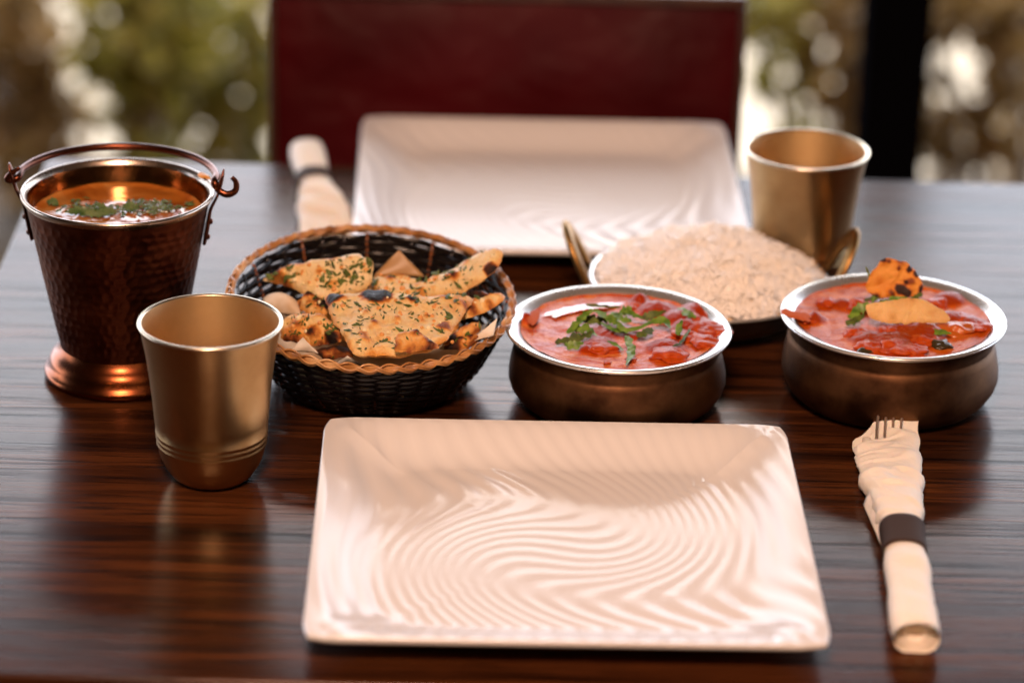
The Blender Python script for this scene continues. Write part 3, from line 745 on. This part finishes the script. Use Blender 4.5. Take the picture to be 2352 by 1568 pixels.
# basket at (-.087, 1.765)
BK = Vector((-.0868, 1.772, 0))
BR = .0865
def rimz(a): return .056-.0125*math.sin(a)*-1*1.0 if False else .0565+.0125*math.sin(a)+.003*math.cos(a+2.6)
def basket():
    t = thing('bread_basket', 'round black woven basket with tan braided rim, filled with naan', 'basket', tuple(BK))
    rows = 18; NS = 36
    def rad(zf): return .052+(BR-.055)*(zf**.62)
    for rI in range(rows):
        zf = (rI+.5)/rows; pts = []; n = NS*8
        for k in range(n):
            a = 2*PI*k/n; rr = rad(zf)+.0012*math.cos(NS/2*a+PI*(rI % 2)); zz = .003+(rimz(a)-.006)*zf+.0003*math.sin(a*7+rI)
            pts.append((rr*math.cos(a), rr*math.sin(a), zz))
        MB().tube(pts, .0011, 8, closed=True, flat=2.1, up=(0, 0, 1)).build('weave_strand', M['rattan_black'], t)
    for k in range(NS):
        a = 2*PI*(k+.5)/NS+.0; pts = []
        for j in range(12):
            zf = j/11; rr = rad(zf); pts.append((rr*math.cos(a), rr*math.sin(a), .002+(rimz(a)-.004)*zf))
        MB().tube(pts, .0011, 6).build('stake', M['rattan_stake' if k % 3 == 0 else 'rattan_black'], t)
    # base mat of concentric coils
    for j in range(13):
        rr = .004*(j+1); MB().tube([(rr*math.cos(2*PI*k/48), rr*math.sin(2*PI*k/48), .003+.0006*math.cos(12*2*PI*k/48+PI*j)) for k in range(48)], .0022, 6, closed=True).build('base_coil', M['rattan_black'], t)
    # braided rim: three bundles of three canes
    turns = 15; n = 720
    for bdl in range(3):
        for s in (-1, 0, 1):
            pts = []
            for k in range(n):
                a = 2*PI*k/n; ph = turns*a+bdl*2*PI/3
                ro = .0017*math.sin(ph); zo = .0012*math.sin(2*ph)
                # direction of travel in the (radial, z) band to fan the canes side by side
                wob = s*.0012
                rr = BR+ro+wob*.55*math.cos(ph)*-1+wob*.35; zz = rimz(a)+zo+wob*.75-.5*ro
                pts.append((rr*math.cos(a), rr*math.sin(a), zz))
            MB().tube(pts, .00070, 6, closed=True).build('rim_cane', M['rattan_tan'], t)
basket()
# paper liner: a square sheet pressed into the basket, its corners standing up
def liner():
    n = 44; V = np.zeros((n, n, 3)); a0 = math.radians(37)
    for i in range(n):
        for k in range(n):
            u, v = -1+2*i/(n-1), -1+2*k/(n-1); x, y = u*.062, v*.062
            r_ = math.hypot(x, y); an = math.atan2(y, x)+a0
            R_ = min(r_, .049)+max(0, r_-.049)*.66; z = .0065+.95*max(0, r_-.044)
            z += .0012*nz(x*60, y*60)
            c = min(abs(u), abs(v))
            V[i, k] = (R_*math.cos(an), R_*math.sin(an), z)
    o = MB().grid(V).build('paper_liner', M['paper'], loc=tuple(BK+Vector((0, 0, 0))))
    sd = o.modifiers.new('solid', 'SOLIDIFY'); sd.thickness = .0002
    tag(o, 'sheet of greaseproof paper lining the bread basket, corners poking up', 'paper sheet')
liner()
def zz(x, y, z): return pz(488+.3296*x, 488+.3296*y, z)     # from an enlarged view of the basket
grp = 'naan slices in the basket'
N = M['naan']
slice_mesh('naan_slice', [zz(775, 600, .064), zz(1060, 570, .066), zz(1500, 590, .067), zz(1830, 610, .066), zz(1700, 800, .060), zz(1590, 930, .057), zz(1280, 1000, .054), zz(990, 1005, .053), zz(900, 850, .058), zz(830, 740, .061)], .0072, N, 3, 1.0, wave=.0045,
           chars=((zz(1150, 610, .066), .0110, 1.0), (zz(850, 620, .065), .0062, .95), (zz(1615, 795, .062), .0050, .55), (zz(1600, 590, .068), .0045, .6), (zz(1385, 630, .066), .0030, .9), (zz(1050, 875, .058), .0035, .35)),
           herb=260, garl=34, lab='large naan slice with charred blisters on top of the pile', cat='naan', grp=grp)
slice_mesh('naan_slice', [zz(335, 470, .058), zz(440, 400, .066), zz(650, 340, .072), zz(1030, 285, .078), (zz(1125, 370, .073)), zz(1090, 520, .062), zz(900, 610, .056), zz(700, 600, .056), zz(560, 530, .056)], .0072, N, 5, 1.0, wave=.004,
           chars=((zz(440, 400, .067), .0030, .35), (zz(850, 320, .074), .0030, .3)), herb=260, garl=20, basechar=.06, lab='naan slice with herbs leaning at the back left of the basket', cat='naan', grp=grp)
slice_mesh('naan_slice', [zz(1130, 430, .060), zz(1400, 500, .062), zz(1620, 430, .066), zz(1830, 320, .076), zz(1960, 240, .086), zz(2035, 260, .086), zz(2000, 380, .078), zz(1880, 490, .070), zz(1730, 580, .060), zz(1450, 600, .057), zz(1150, 590, .055)], .0080, N, 8, 1.0, wave=.003,
           chars=((zz(1930, 370, .080), .0055, .7), (zz(1700, 450, .070), .0035, .5)), herb=90, garl=12, basechar=.10, lab='naan slice standing up over the rim at the back right', cat='naan', grp=grp)
slice_mesh('naan_slice', [zz(455, 800, .050), zz(520, 710, .056), zz(650, 690, .060), zz(780, 700, .060), zz(900, 830, .056), zz(915, 905, .050), zz(700, 930, .046), zz(480, 890, .045)], .0085, N, 11, 1.1,
           chars=((zz(700, 830, .054), .006, .30), (zz(500, 880, .05), .006, .35)), herb=70, garl=14, basechar=.2, lab='thick folded naan piece at the front left beside the brass tumbler', cat='naan', grp=grp)
slice_mesh('naan_slice', [zz(1265, 985, .058), zz(1270, 860, .066), zz(1390, 810, .067), zz(1500, 870, .063), zz(1610, 945, .058)], .0052, N, 14, .7,
           chars=((zz(1420, 840, .065), .004, .25),), basechar=.30, herb=8, garl=0, lab='small golden naan corner turned up at the front rim', cat='naan', grp=grp)
slice_mesh('naan_slice', [zz(1590, 930, .050), zz(1640, 860, .053), zz(1800, 765, .058), zz(1885, 765, .058), zz(1870, 830, .054), zz(1740, 910, .048)], .0060, N, 17, .9,
           basechar=.28, herb=14, garl=1, lab='naan edge showing low at the right, under the large slice', cat='naan', grp=grp)
slice_mesh('naan_slice', [zz(1690, 760, .056), zz(1800, 620, .062), zz(1900, 590, .065), zz(2030, 560, .067), zz(2045, 600, .066), zz(1940, 680, .061), zz(1780, 740, .057)], .0058, N, 20, .9,
           basechar=.16, herb=18, garl=2, lab='long pale naan tip reaching the right side of the rim', cat='naan', grp=grp)
slice_mesh('naan_slice', [zz(1740, 580, .056), zz(1840, 560, .060), zz(1935, 555, .062), zz(1920, 600, .059), zz(1800, 640, .055)], .0050, N, 23, .8,
           basechar=.30, herb=6, lab='narrow brown naan edge between the standing slice and the pale tip', cat='naan', grp=grp)
slice_mesh('naan_slice', [zz(700, 960, .044), zz(830, 930, .048), zz(960, 940, .049), zz(1000, 1010, .044), zz(760, 1030, .040)], .0050, N, 26, .8,
           basechar=.40, herb=6, lab='browned naan scrap behind the front rim, right of the white paper corner', cat='naan', grp=grp)
slice_mesh('naan_slice', [zz(500, 700, .024), zz(1000, 480, .024), zz(1800, 620, .026), zz(1700, 820, .026), zz(1000, 900, .024)], .016, N, 29, .6,
           basechar=.30, lab='naan slice buried at the bottom of the pile in the basket', cat='naan', grp=grp)
slice_mesh('naan_slice', [zz(1080, 470, .054), zz(1200, 400, .060), zz(1330, 440, .061), zz(1480, 500, .058), zz(1400, 590, .054), zz(1120, 580, .052)], .0070, N, 37, 1.0, wave=.003,
           basechar=.16, herb=90, garl=12, lab='short naan piece below the paper corner at the back of the pile', cat='naan', grp=grp)
slice_mesh('naan_slice', [zz(560, 640, .050), zz(700, 600, .054), zz(820, 640, .056), zz(800, 720, .054), zz(650, 700, .051)], .0060, N, 41, 1.0, wave=.002,
           chars=((zz(780, 650, .056), .004, .8),), basechar=.22, herb=40, garl=6, lab='small charred naan end wedged left of the large top slice', cat='naan', grp=grp)
slice_mesh('naan_slice', [zz(1560, 960, .046), zz(1660, 890, .050), zz(1830, 840, .053), zz(1900, 870, .051), zz(1760, 960, .046)], .0055, N, 43, 1.0, wave=.002,
           basechar=.30, herb=14, garl=3, lab='lowest naan edge at the right, beside the standing paper corner', cat='naan', grp=grp)
# loose paper corners
def paper_corner(pts, label, seed):
    P = [Vector(p) for p in pts]; c = sum(P, Vector())/len(P); n = 10
    a, b_, d = P; V = np.zeros((n, n, 3))
    for i in range(n):
        for k in range(n):
            s_, t_ = i/(n-1), k/(n-1)*(1-0); p = a*(1-s_)+(b_*(1-t_)+d*t_)*s_; V[i, k] = p-c+Vector((0, .0012*math.sin(s_*5+t_*4), 0))*s_
    return V, c
pl = thing('paper_scrap', 'folded sheet of greaseproof paper standing between the naan slices', 'paper sheet', tuple(BK+Vector((0, 0, .02))))
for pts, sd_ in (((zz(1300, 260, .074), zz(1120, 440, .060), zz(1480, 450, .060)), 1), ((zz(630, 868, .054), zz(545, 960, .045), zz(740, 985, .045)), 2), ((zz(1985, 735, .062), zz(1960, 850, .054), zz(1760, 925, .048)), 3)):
    V, c = paper_corner(pts, '', sd_); o = MB().grid(V).build('paper_corner', M['paper_brown' if sd_ == 1 else 'paper'], pl, loc=tuple(c-BK-Vector((0, 0, .02))))
    sd = o.modifiers.new('solid', 'SOLIDIFY'); sd.thickness = .0002
def paper_curl():
    n, m_ = 22, 16; V = np.zeros((n, m_, 3)); a, b_ = zz(355, 600, .050), zz(700, 640, .052); c = (a+b_)/2
    for i in range(n):
        for k in range(m_):
            s_, t_ = i/(n-1), k/(m_-1); p = a.lerp(b_, s_); an = PI*.85*t_-.05; h = .0085*(math.sin(PI*min(1, s_*1.15+.1))**.6)
            V[i, k] = p-c+Vector((0, .010*(1-math.cos(an))*.5*1.2-.010, h*math.sin(an)*1.25-.004))
    o = MB().grid(V).build('paper_curl', M['paper'], pl, loc=tuple(c-BK-Vector((0, 0, .02)))); sd = o.modifiers.new('solid', 'SOLIDIFY'); sd.thickness = .0002
paper_curl()

# papad pieces on the right-hand curry
def qq(x, y, z): return pz(3000/4096*2352+x*.29297, 950/4096*2352+y*.29297, z)
def pyq(x, y, Y): return py(3000/4096*2352+x*.29297, 950/4096*2352+y*.29297, Y)
Yb = 1.783
slice_mesh('papad_piece', [pyq(905, 420, Yb), pyq(925, 330, Yb+.001), pyq(960, 260, Yb+.002), pyq(1040, 165, Yb+.004), pyq(1140, 172, Yb+.005), pyq(1240, 195, Yb+.005), pyq(1320, 300, Yb+.004), pyq(1355, 380, Yb+.003), pyq(1340, 450, Yb), pyq(1200, 480, Yb-.002), pyq(1000, 470, Yb-.002)], .0013, M['papad'], 51, .8, step=.0013,
           chars=((pyq(1240, 245, Yb+.005), .0024, .9), (pyq(1295, 285, Yb+.004), .0020, .9), (pyq(1160, 238, Yb+.005), .0018, .5), (pyq(1250, 340, Yb+.003), .0034, .45), (pyq(1180, 400, Yb), .0040, .8), (pyq(1215, 350, Yb+.002), .0020, .7), (pyq(1350, 400, Yb+.002), .0035, .8), (pyq(1225, 430, Yb), .003, .8), (pyq(1090, 185, Yb+.005), .0016, .45), (pyq(1040, 170, Yb+.004), .002, .8)),
           rag=.0010, basechar=.05, wave=.0030, lab='orange papad piece with dark char spots standing up at the back of the right-hand bowl', cat='papad')
Ya = 1.756
slice_mesh('papad_piece', [pyq(895, 525, Ya), pyq(1040, 505, Ya+.001), pyq(1140, 490, Ya+.002), pyq(1240, 468, Ya+.003), pyq(1350, 475, Ya+.003), pyq(1440, 520, Ya+.002), pyq(1520, 570, Ya+.001), pyq(1580, 635, Ya), pyq(1560, 668, Ya-.003), pyq(1300, 665, Ya-.006), pyq(1100, 680, Ya-.006), pyq(960, 650, Ya-.004), pyq(905, 590, Ya-.001)], .0012, M['papad_pale'], 57, .4, step=.0013,
           rag=.0010, basechar=.05, wave=.0034, lab='pale tan papad piece lying across the middle of the right-hand curry', cat='papad')

# ------------------------------------------------------------------ rice pan
RC = Vector((.1268, 1.8905, 0))
def kadai():
    t = thing('rice_pan', 'round dark pan with two brass loop handles, heaped with rice', 'pan', tuple(RC))
    out = [(r_, z_*.56) for r_, z_ in [(0, .0008), (.034, .0006), (.046, .004), (.058, .012), (.067, .022), (.0725, .034), (.0750, .043), (.0758, .0478)]]
    MB().lathe(out, 128).build('body', M['iron'], t)
    lip = [(.0758, .0268), (.0774, .0272), (.0780, .0279), (.0777, .0286), (.0762, .0289), (.0748, .0284), (.0738, .026), (.0715, .021), (.064, .014), (.050, .008), (.03, .005), (0, .004)]
    MB().lathe(lip, 128).build('rim', M['steel'], t)
    for s in (-1, 1):
        pts = []
        for k in range(29):
            a = PI*(-.12+1.24*k/28); wv = .0205*math.cos(a); up = .0035+.0305*max(-.12, math.sin(a))
            pts.append((s*(.0765+up*.45+.001), wv, .0255+up*.95))
        pts = [Vector(p) for p in pts]
        MB().tube(pts, .0064, 10, flat=.45, up=(s*.92, 0, -.42)).build('handle', M['brass_handle'], t)
        for wv in (-.017, .017):
            MB().lathe([(0, .0022), (.0018, .002), (.0026, .0008), (.0027, 0)], 14).build('rivet', M['brass_handle'], t, loc=(s*.0770, wv, .0225))
kadai()
def rice():
    t = thing('rice_heap', 'domed heap of steamed long-grain rice in the two-handled pan', 'rice', (RC.x, RC.y, .0255))
    Rm = .0722; Hm = .0245
    def hz(x, y):
        q = min(1, math.hypot(x, y)/Rm); return Hm*(1-q**2.1)**.85*(1+.13*nz(x*26, y*26, 3))+.0038*nz(x*62, y*62)
    nr, nt = 40, 96; V = np.zeros((nr, nt+1, 3))
    for i in range(nr):
        for k in range(nt+1):
            r_ = Rm*i/(nr-1); a = 2*PI*(k % nt)/nt; x, y = r_*math.cos(a), r_*math.sin(a); V[i, k] = (x, y, hz(x, y)-.0006)
    MB().grid(V).build('rice_core', M['rice_core'], t)
    r = np.random.default_rng(12); n = 11500
    ns = 5; vs = []; fs = []; off = 0
    prof = np.array([.25, .85, 1, .85, .25]); th = np.arange(5)/5*2*PI
    for g in range(n):
        q = Rm*1.0*math.sqrt(r.random()); a = r.random()*2*PI; x, y = q*math.cos(a), q*math.sin(a)
        e = .0015; zc = hz(x, y); nrm = Vector((-(hz(x+e, y)-zc)/e, -(hz(x, y+e)-zc)/e, 1)).normalized()
        d = Vector(r.normal(size=3)); d = d-nrm*d.dot(nrm); d = (d.normalized()+nrm*r.normal()*(.6 if g > n-3000 else .2)).normalized()
        s_ = d.cross(nrm).normalized(); b_ = s_.cross(d)
        big = g > n-3000; L = (.0047 if big else .0038)*(.75+.45*r.random()); w_ = (.00108 if big else .00094)*(.85+.3*r.random()); bend = r.normal()*.0007
        c = Vector((x, y, zc))+nrm*((.0006+.0026*r.random()) if big else r.random()*.0014-.0004)
        for j in range(ns):
            tt = -1+2*j/(ns-1); p = c+d*L*tt+b_*bend*(1-tt*tt)+s_*r.normal()*.00008
            for h in th: vs.append(tuple(p+(s_*math.cos(h)+b_*math.sin(h))*w_*prof[j]))
        for j in range(ns-1):
            for h in range(5): fs.append((off+j*5+h, off+j*5+(h+1) % 5, off+(j+1)*5+(h+1) % 5, off+(j+1)*5+h))
        fs.append((off+4, off+3, off+2, off+1, off)); fs.append(tuple(off+20+h for h in range(5))); off += 25
    MB().add(vs, fs).build('rice_grains', M['rice'], t, kind='stuff')
rice()

# ------------------------------------------------------------------ copper bucket
BU = Vector((-.2412, 1.7745, 0))
def bucket():
    t = thing('copper_bucket', 'hammered copper bucket with swing handle, holding soup', 'bucket', tuple(BU))
    H = .1195; R = .0580
    zb = .021
    foot = [(0, .001), (.038, .0006), (.0462, .0006), (.0478, .0022), (.0480, .0042), (.0470, .0060), (.0452, .0075), (.0446, .0105), (.0436, .0135), (.0412, .0158), (.0396, .0175), (.0384, .0195), (.0376, .0212)]
    MB().lathe(foot, 144).build('foot', M['copper_bright'], t)
    nz_ = 84; pr = []
    for i in range(nz_+1):
        f = i/nz_; pr.append((.0372+(.0556-.0372)*(f**.92), zb+(H-.004-zb)*f))
    def dent(th, z, i):
        row = (z-zb)/.0056+.18*np.sin(th*7+z*300); ri = np.floor(row); fr = row-ri
        al = th/(2*PI)*46+.5*(ri % 2)+.13*np.sin(ri*7.3)+.12*np.sin(th*9+ri*2.1); fa = al-np.floor(al)
        d = ((fr-.5)/.5)**2+((fa-.5)/.5)**2
        return -.00042*np.clip(1-d, 0, 1)**.8*np.clip((H-.006-z)/.004, 0, 1)*np.clip((z-zb)/.004, 0, 1)
    MB().lathe(pr, 384, disp=dent).build('body', M['copper'], t)
    lip = [(.0556, H-.0045), (.0568, H-.0040), (.0574, H-.0028), (.0584, H-.0014), (.0585, H-.0002), (.0580, H+.0008), (.0570, H+.0008), (.0556, H-.0004), (.0546, H-.0025)]
    inner = [(.0546, H-.0025), (.0530, H-.010), (.0482, .085), (.0430, .06), (.0370, .03), (0, .028)]
    MB().lathe(lip, 144).build('rim', M['bucket_rim'], t)
    MB().lathe(inner, 144).build('lining', M['lining'], t)
    for s in (-1, 1):
        # lug strap lying against the wall and rising above the rim
        rb = lambda z: .0372+(.0556-.0372)*(((z-zb)/(H-.004-zb))**.92)
        zs = [.088, .094, .102, .110, .117, .1215, .127, .132, .1365]; pts = []; wd = []
        for k, z in enumerate(zs):
            rr = rb(min(z, .1155))+.0018 + (max(0, z-.112))*.22+.002*min(1, max(0, (z-.112)/.008))
            pts.append((s*rr, -.002, z)); wd.append((.0036, .0046, .0044, .0034, .0028, .0030, .0045, .0042, .0014)[k])
        P = spline(pts, 4); W = np.interp(np.linspace(0, 1, len(P)), np.linspace(0, 1, len(wd)), wd)
        MB().tube(P, W, 12, flat=.32, up=(1, 0, .2)).build('lug', M['copper_rod'], t)
        for z in (.0925, .1025):
            V = MB().lathe([(0, .0016), (.0012, .0014), (.0019, .0006), (.0020, 0)], 14)
            o = V.build('rivet', M['copper_rod'], t, loc=(s*(rb(z)+.003), -.002, z)); o.rotation_euler = (0, s*PI/2, 0)
    # bail handle leaning back, ends hooked through the lugs
    hz_ = .1285; HR = .0600; lean = math.radians(-3); pts = []
    for k in range(41):
        a = PI*k/40; x = -HR*math.cos(a); d = .060*math.sin(a)
        pts.append(Vector((x, d*math.cos(lean)-.002, hz_+d*math.sin(lean)+.0025*math.sin(a))))
    L0 = [Vector((-HR+.002, -.0035, hz_+.006)), Vector((-HR-.0040, -.004, hz_+.0015)), Vector((-HR-.0058, -.003, hz_-.002)), Vector((-HR-.003, -.0025, hz_-.0025)), Vector((-HR+.0005, -.002, hz_-.001))]
    R0 = [Vector((HR-.001, -.002, hz_-.0005)), Vector((HR+.0015, -.003, hz_-.005)), Vector((HR+.0065, -.004, hz_-.0075)), Vector((HR+.0118, -.004, hz_-.005)), Vector((HR+.0122, -.004, hz_+.0005)), Vector((HR+.0096, -.004, hz_+.0035))]
    P = spline(L0+pts[2:-2]+R0, 4); rr = np.full(len(P), .0023); rr[:8] = np.linspace(.0012, .0022, 8); rr[-12:] = np.linspace(.0023, .0014, 12)
    MB().tube(P, rr, 12).build('handle', M['copper_rod'], t)
bucket()
def soup():
    z0 = .1050; R = .0520
    t = thing('soup', 'orange lentil soup with chopped herbs in the copper bucket', 'soup', (BU.x, BU.y, z0))
    nr, nt = 40, 120; V = np.zeros((nr, nt+1, 3))
    for i in range(nr):
        for k in range(nt+1):
            r_ = R*i/(nr-1); a = 2*PI*(k % nt)/nt; x, y = r_*math.cos(a), r_*math.sin(a); V[i, k] = (x, y, .0007*nz(x*70, y*70)+.0012*max(0, i/(nr-1)-.93)/.07)
    MB().grid(V).build('broth', M['soup'], t)
    rs = random.Random(5)
    fb = MB()
    for cu, cv, su, sv, n, w_ in ((215, 482, 62, 14, 90, 0), (350, 477, 70, 15, 130, 1)):
        for _ in range(n):
            u, v = rs.gauss(cu, su*.55), rs.gauss(cv, sv*.6); p = pz(u, v, z0+.001)-Vector((BU.x, BU.y, z0))
            if math.hypot(p.x, p.y) > R-.002: continue
            a = rs.uniform(0, 2*PI); L = rs.uniform(.0012, .0036); d1 = Vector((math.cos(a), math.sin(a), rs.uniform(-.15, .2))); d2 = Vector((-math.sin(a), math.cos(a), 0)); h = rs.uniform(.0003, .0016)
            c = p+Vector((0, 0, h)); w2 = L*rs.uniform(.3, .6)
            fb.add([tuple(x) for x in (c-d1*L, c-d1*L*.3+d2*w2, c+d1*L*.4+d2*w2*.8, c+d1*L, c+d1*L*.3-d2*w2, c-d1*L*.5-d2*w2*.7, c+Vector((0, 0, .0006)))], [(6, k, (k+1) % 6) for k in range(6)])
    fb.build('chopped_herbs', M['herb_pale'], t, smooth=False, kind='stuff')
    fr = MB()
    for _ in range(60):
        u, v = rs.gauss(345, 38), rs.gauss(478, 9); p = pz(u, v, z0+.001)-Vector((BU.x, BU.y, z0)); s_ = rs.uniform(.0005, .0016)
        V = np.zeros((6, 9, 3))
        for a in range(6):
            for c_ in range(9): V[a, c_] = (p.x+s_*math.sin(PI/2*a/5)*math.cos(2*PI*(c_ % 8)/8), p.y+s_*math.sin(PI/2*a/5)*math.sin(2*PI*(c_ % 8)/8), .0006+s_*.8*math.cos(PI/2*a/5))
        fr.grid(V)
    fr.build('froth', M['foam'], t, kind='stuff')
    for u, v, a, L in ((245, 490, .5, .007), (232, 478, -.6, .006), (180, 487, .1, .008), (205, 492, -.2, .006), (300, 478, .3, .005), (120, 466, 2.5, .005)):
        p = pz(u, v, z0+.002); d = Vector((math.cos(a), math.sin(a), 0))*L
        strip([p-d-Vector((BU.x, BU.y, z0)), p+Vector((0, 0, .0012))-Vector((BU.x, BU.y, z0)), p+d-Vector((BU.x, BU.y, z0))], .0021, t, M['herb_pale'], .3, int(u))
soup()
o = blob_sheet('soup_drip', BU, [pz(u, v, .1203) for u, v in ((455, 400), (466, 397), (480, 404), (484, 412), (474, 410), (458, 408))], M['papad'], .001)
tag(o, 'dried yellow soup drip on the far right of the bucket rim', 'soup drip')

# ------------------------------------------------------------------ napkin rolls
def napkin_roll(name, label, P0, P1, seed, with_pocket=True):
    """axis from the folded-shut end P0 to the open end P1, lying on the table"""
    P0 = Vector(P0); P1 = Vector(P1); ax = (P1-P0); L = ax.length; ax.normalize(); sd = Vector((ax.y, -ax.x, 0))
    t = thing(name, label, 'napkin roll', tuple(P0), 'paper napkin rolls'); t.rotation_euler.z = math.atan2(ax.y, ax.x)-PI/2
    # local frame: y along, x right
    n, m_ = 170, 96; V = np.zeros((n, m_+1, 3))
    ks = [0, .10, .24, .35, .42, .49, .58, .71, .87, 1.0]
    hw = [.0120, .0126, .0124, .0114, .0110, .0116, .0142, .0176, .0192, .0192]
    hh = [.0180, .0188, .0182, .0172, .0175, .0180, .0185, .0165, .0120, .0075]
    xs = [.0, .0, -.0005, -.001, -.001, -.001, -.002, -.0035, -.004, -.003]
    for i in range(n):
        f = i/(n-1); a_, h_, x_ = np.interp(f, ks, hw), np.interp(f, ks, hh), np.interp(f, ks, xs)
        for k in range(m_+1):
            a = 2*PI*(k % m_)/m_; cx, sx = math.cos(a), math.sin(a)
            x = a_*math.copysign(abs(cx)**.85, cx); z = h_*(.5+.5*math.copysign(abs(sx)**.8, sx))
            y = f*L
            g = max(0, (f-.70)/.30)*(1 if with_pocket else .15); q = max(-1, min(1, x/a_))
            top = -.024+(q+1)/2*.0370                               # diagonal mouth of the front layer
            bot = np.interp(q, [-1, -.55, .25, 1], [-.012, .000, .027, .006])   # peaked back layer
            bl = max(0, min(1, (sx+.15)/.3)); cut = -g*(top*bl+bot*(1-bl))
            z += g*g*(1-bl)*np.interp(q, [-1, -.55, .25, 1], [.003, .008, .024, .011])*(1 if with_pocket else 0)+g*g*bl*(.5+.5*q)*.006*(1 if with_pocket else 0)
            wr = max(0, min(1, (f-.42)/.1)); lw = .0008+.0008*wr
            dn = lw*nz(x*45+seed, y*70+x*38, seed)+.0022*wr*max(0, nz(x*30+seed, y*65+x*45, seed+4))
            dn += .0009*math.sin(y*95+x*60)*(1-wr)*.6
            dn += .0011*wr*(max(0, 1-abs(nz(x*26+seed, y*52+x*30, seed+8))*7))-.0006*wr
            V[i, k] = (x_+x+dn*cx, y-cut, max(.0006, z+dn*max(0, sx)*1.6))
    MB().grid(V).build('napkin', M['napkin'], t)
    # inner layers seen at both ends
    for y0, s, q in ((.0015, .80, 0), (.003, .55, 0)):
        W_ = np.zeros((6, m_+1, 3))
        for i in range(6):
            for k in range(m_+1):
                a = 2*PI*(k % m_)/m_; W_[i, k] = (hw[0]*s*math.cos(a), y0+i*.0035, .0006+hh[0]*(.5+.5*s*math.sin(a)))
        MB().grid(W_).build('inner_layer', M['napkin'], t)
    MB().add([(hw[0]*.95*math.cos(2*PI*k/24), .016, .0006+hh[0]*(.5+.47*math.sin(2*PI*k/24))) for k in range(24)], [tuple(range(24))]).build('end_fold', M['napkin'], t)
    # paper band
    n2 = 12; V = np.zeros((n2, m_+1, 3)); f0, f1 = .355, .478
    for i in range(n2):
        f = f0+(f1-f0)*i/(n2-1); a_, h_, x_ = np.interp(f, ks, hw)+.0009, np.interp(f, ks, hh)+.0012, np.interp(f, ks, xs)
        for k in range(m_+1):
            a = 2*PI*(k % m_)/m_; V[i, k] = (x_+a_*math.copysign(abs(math.cos(a))**.85, math.cos(a)), f*L, max(.0003, h_*(.5+.5*math.copysign(abs(math.sin(a))**.8, math.sin(a)))))
    o = MB().grid(V).build('paper_band', M['band'], t); s_ = o.modifiers.new('solid', 'SOLIDIFY'); s_.thickness = .0004
    if with_pocket:
        # back layer of the pocket, peaked
        def sheetp(name_, pts, bow, th=.0004):
            P = [Vector(p) for p in pts]; a, b_, c_, d = P; n3 = 16; V = np.zeros((n3, n3, 3))
            for i in range(n3):
                for k in range(n3):
                    u, v = i/(n3-1), k/(n3-1); p = (a*(1-u)+b_*u)*(1-v)+(d*(1-u)+c_*u)*v
                    V[i, k] = p+Vector((0, 0, bow*math.sin(PI*u)+.0006*nz(u*5, v*5, seed)))
            o = MB().grid(V).build(name_, M['napkin'], t); s2 = o.modifiers.new('solid', 'SOLIDIFY'); s2.thickness = th
        sheetp('side_fold', [(-.0200, L-.050, .006), (-.0150, L-.052, .010), (-.0140, L-.018, .009), (-.0178, L-.012, .006)], .001)
        sheetp('lower_fold', [(-.0120, L*.45, .002), (-.0105, L*.52, .010), (-.0150, L*.66, .012), (-.0205, L*.63, .004)], .0015)
    return t, L
A0, A1 = pz(2100, 1500, 0), pz(2047, 1012, 0)
nr, NL = napkin_roll('napkin_roll', 'rolled cream napkin holding a fork, right of the near plate', (A0.x, A0.y, 0), (A1.x, A1.y, 0), 2)
F0, F1 = pz(705, 372, 0), pz(742, 560, 0)
napkin_roll('napkin_roll', 'rolled cream napkin with dark band, behind the bread basket', (F0.x, F0.y, 0), (F1.x, F1.y, 0), 7, False)
def fork():
    t = thing('fork', 'steel fork with tines showing out of the near rolled napkin', 'fork', tuple(nr.location)); t.rotation_euler.z = nr.rotation_euler.z
    L = NL
    for x, tip in ((-.0098, .004), (-.0050, .0055), (-.0004, .0060), (.0044, .0055)):
        MB().tube(spline([(x*.8, L-.052, .0060), (x, L-.030, .0075), (x, L-.012, .0105), (x+.0012, L+tip, .0165)], 6), np.linspace(.0013, .0008, 19), 8).build('tine', M['fork'], t)
    MB().tube(spline([(0, L-.150, .010), (0, L-.11, .009), (0, L-.08, .0085)], 6), .0020, 8, flat=.6).build('stem', M['fork'], t)
    MB().box((-.0078, L-.085, .0070), (.0078, L-.051, .0092)).build('neck', M['fork'], t, bevel=.001)
fork()
bpy.context.view_layer.update()
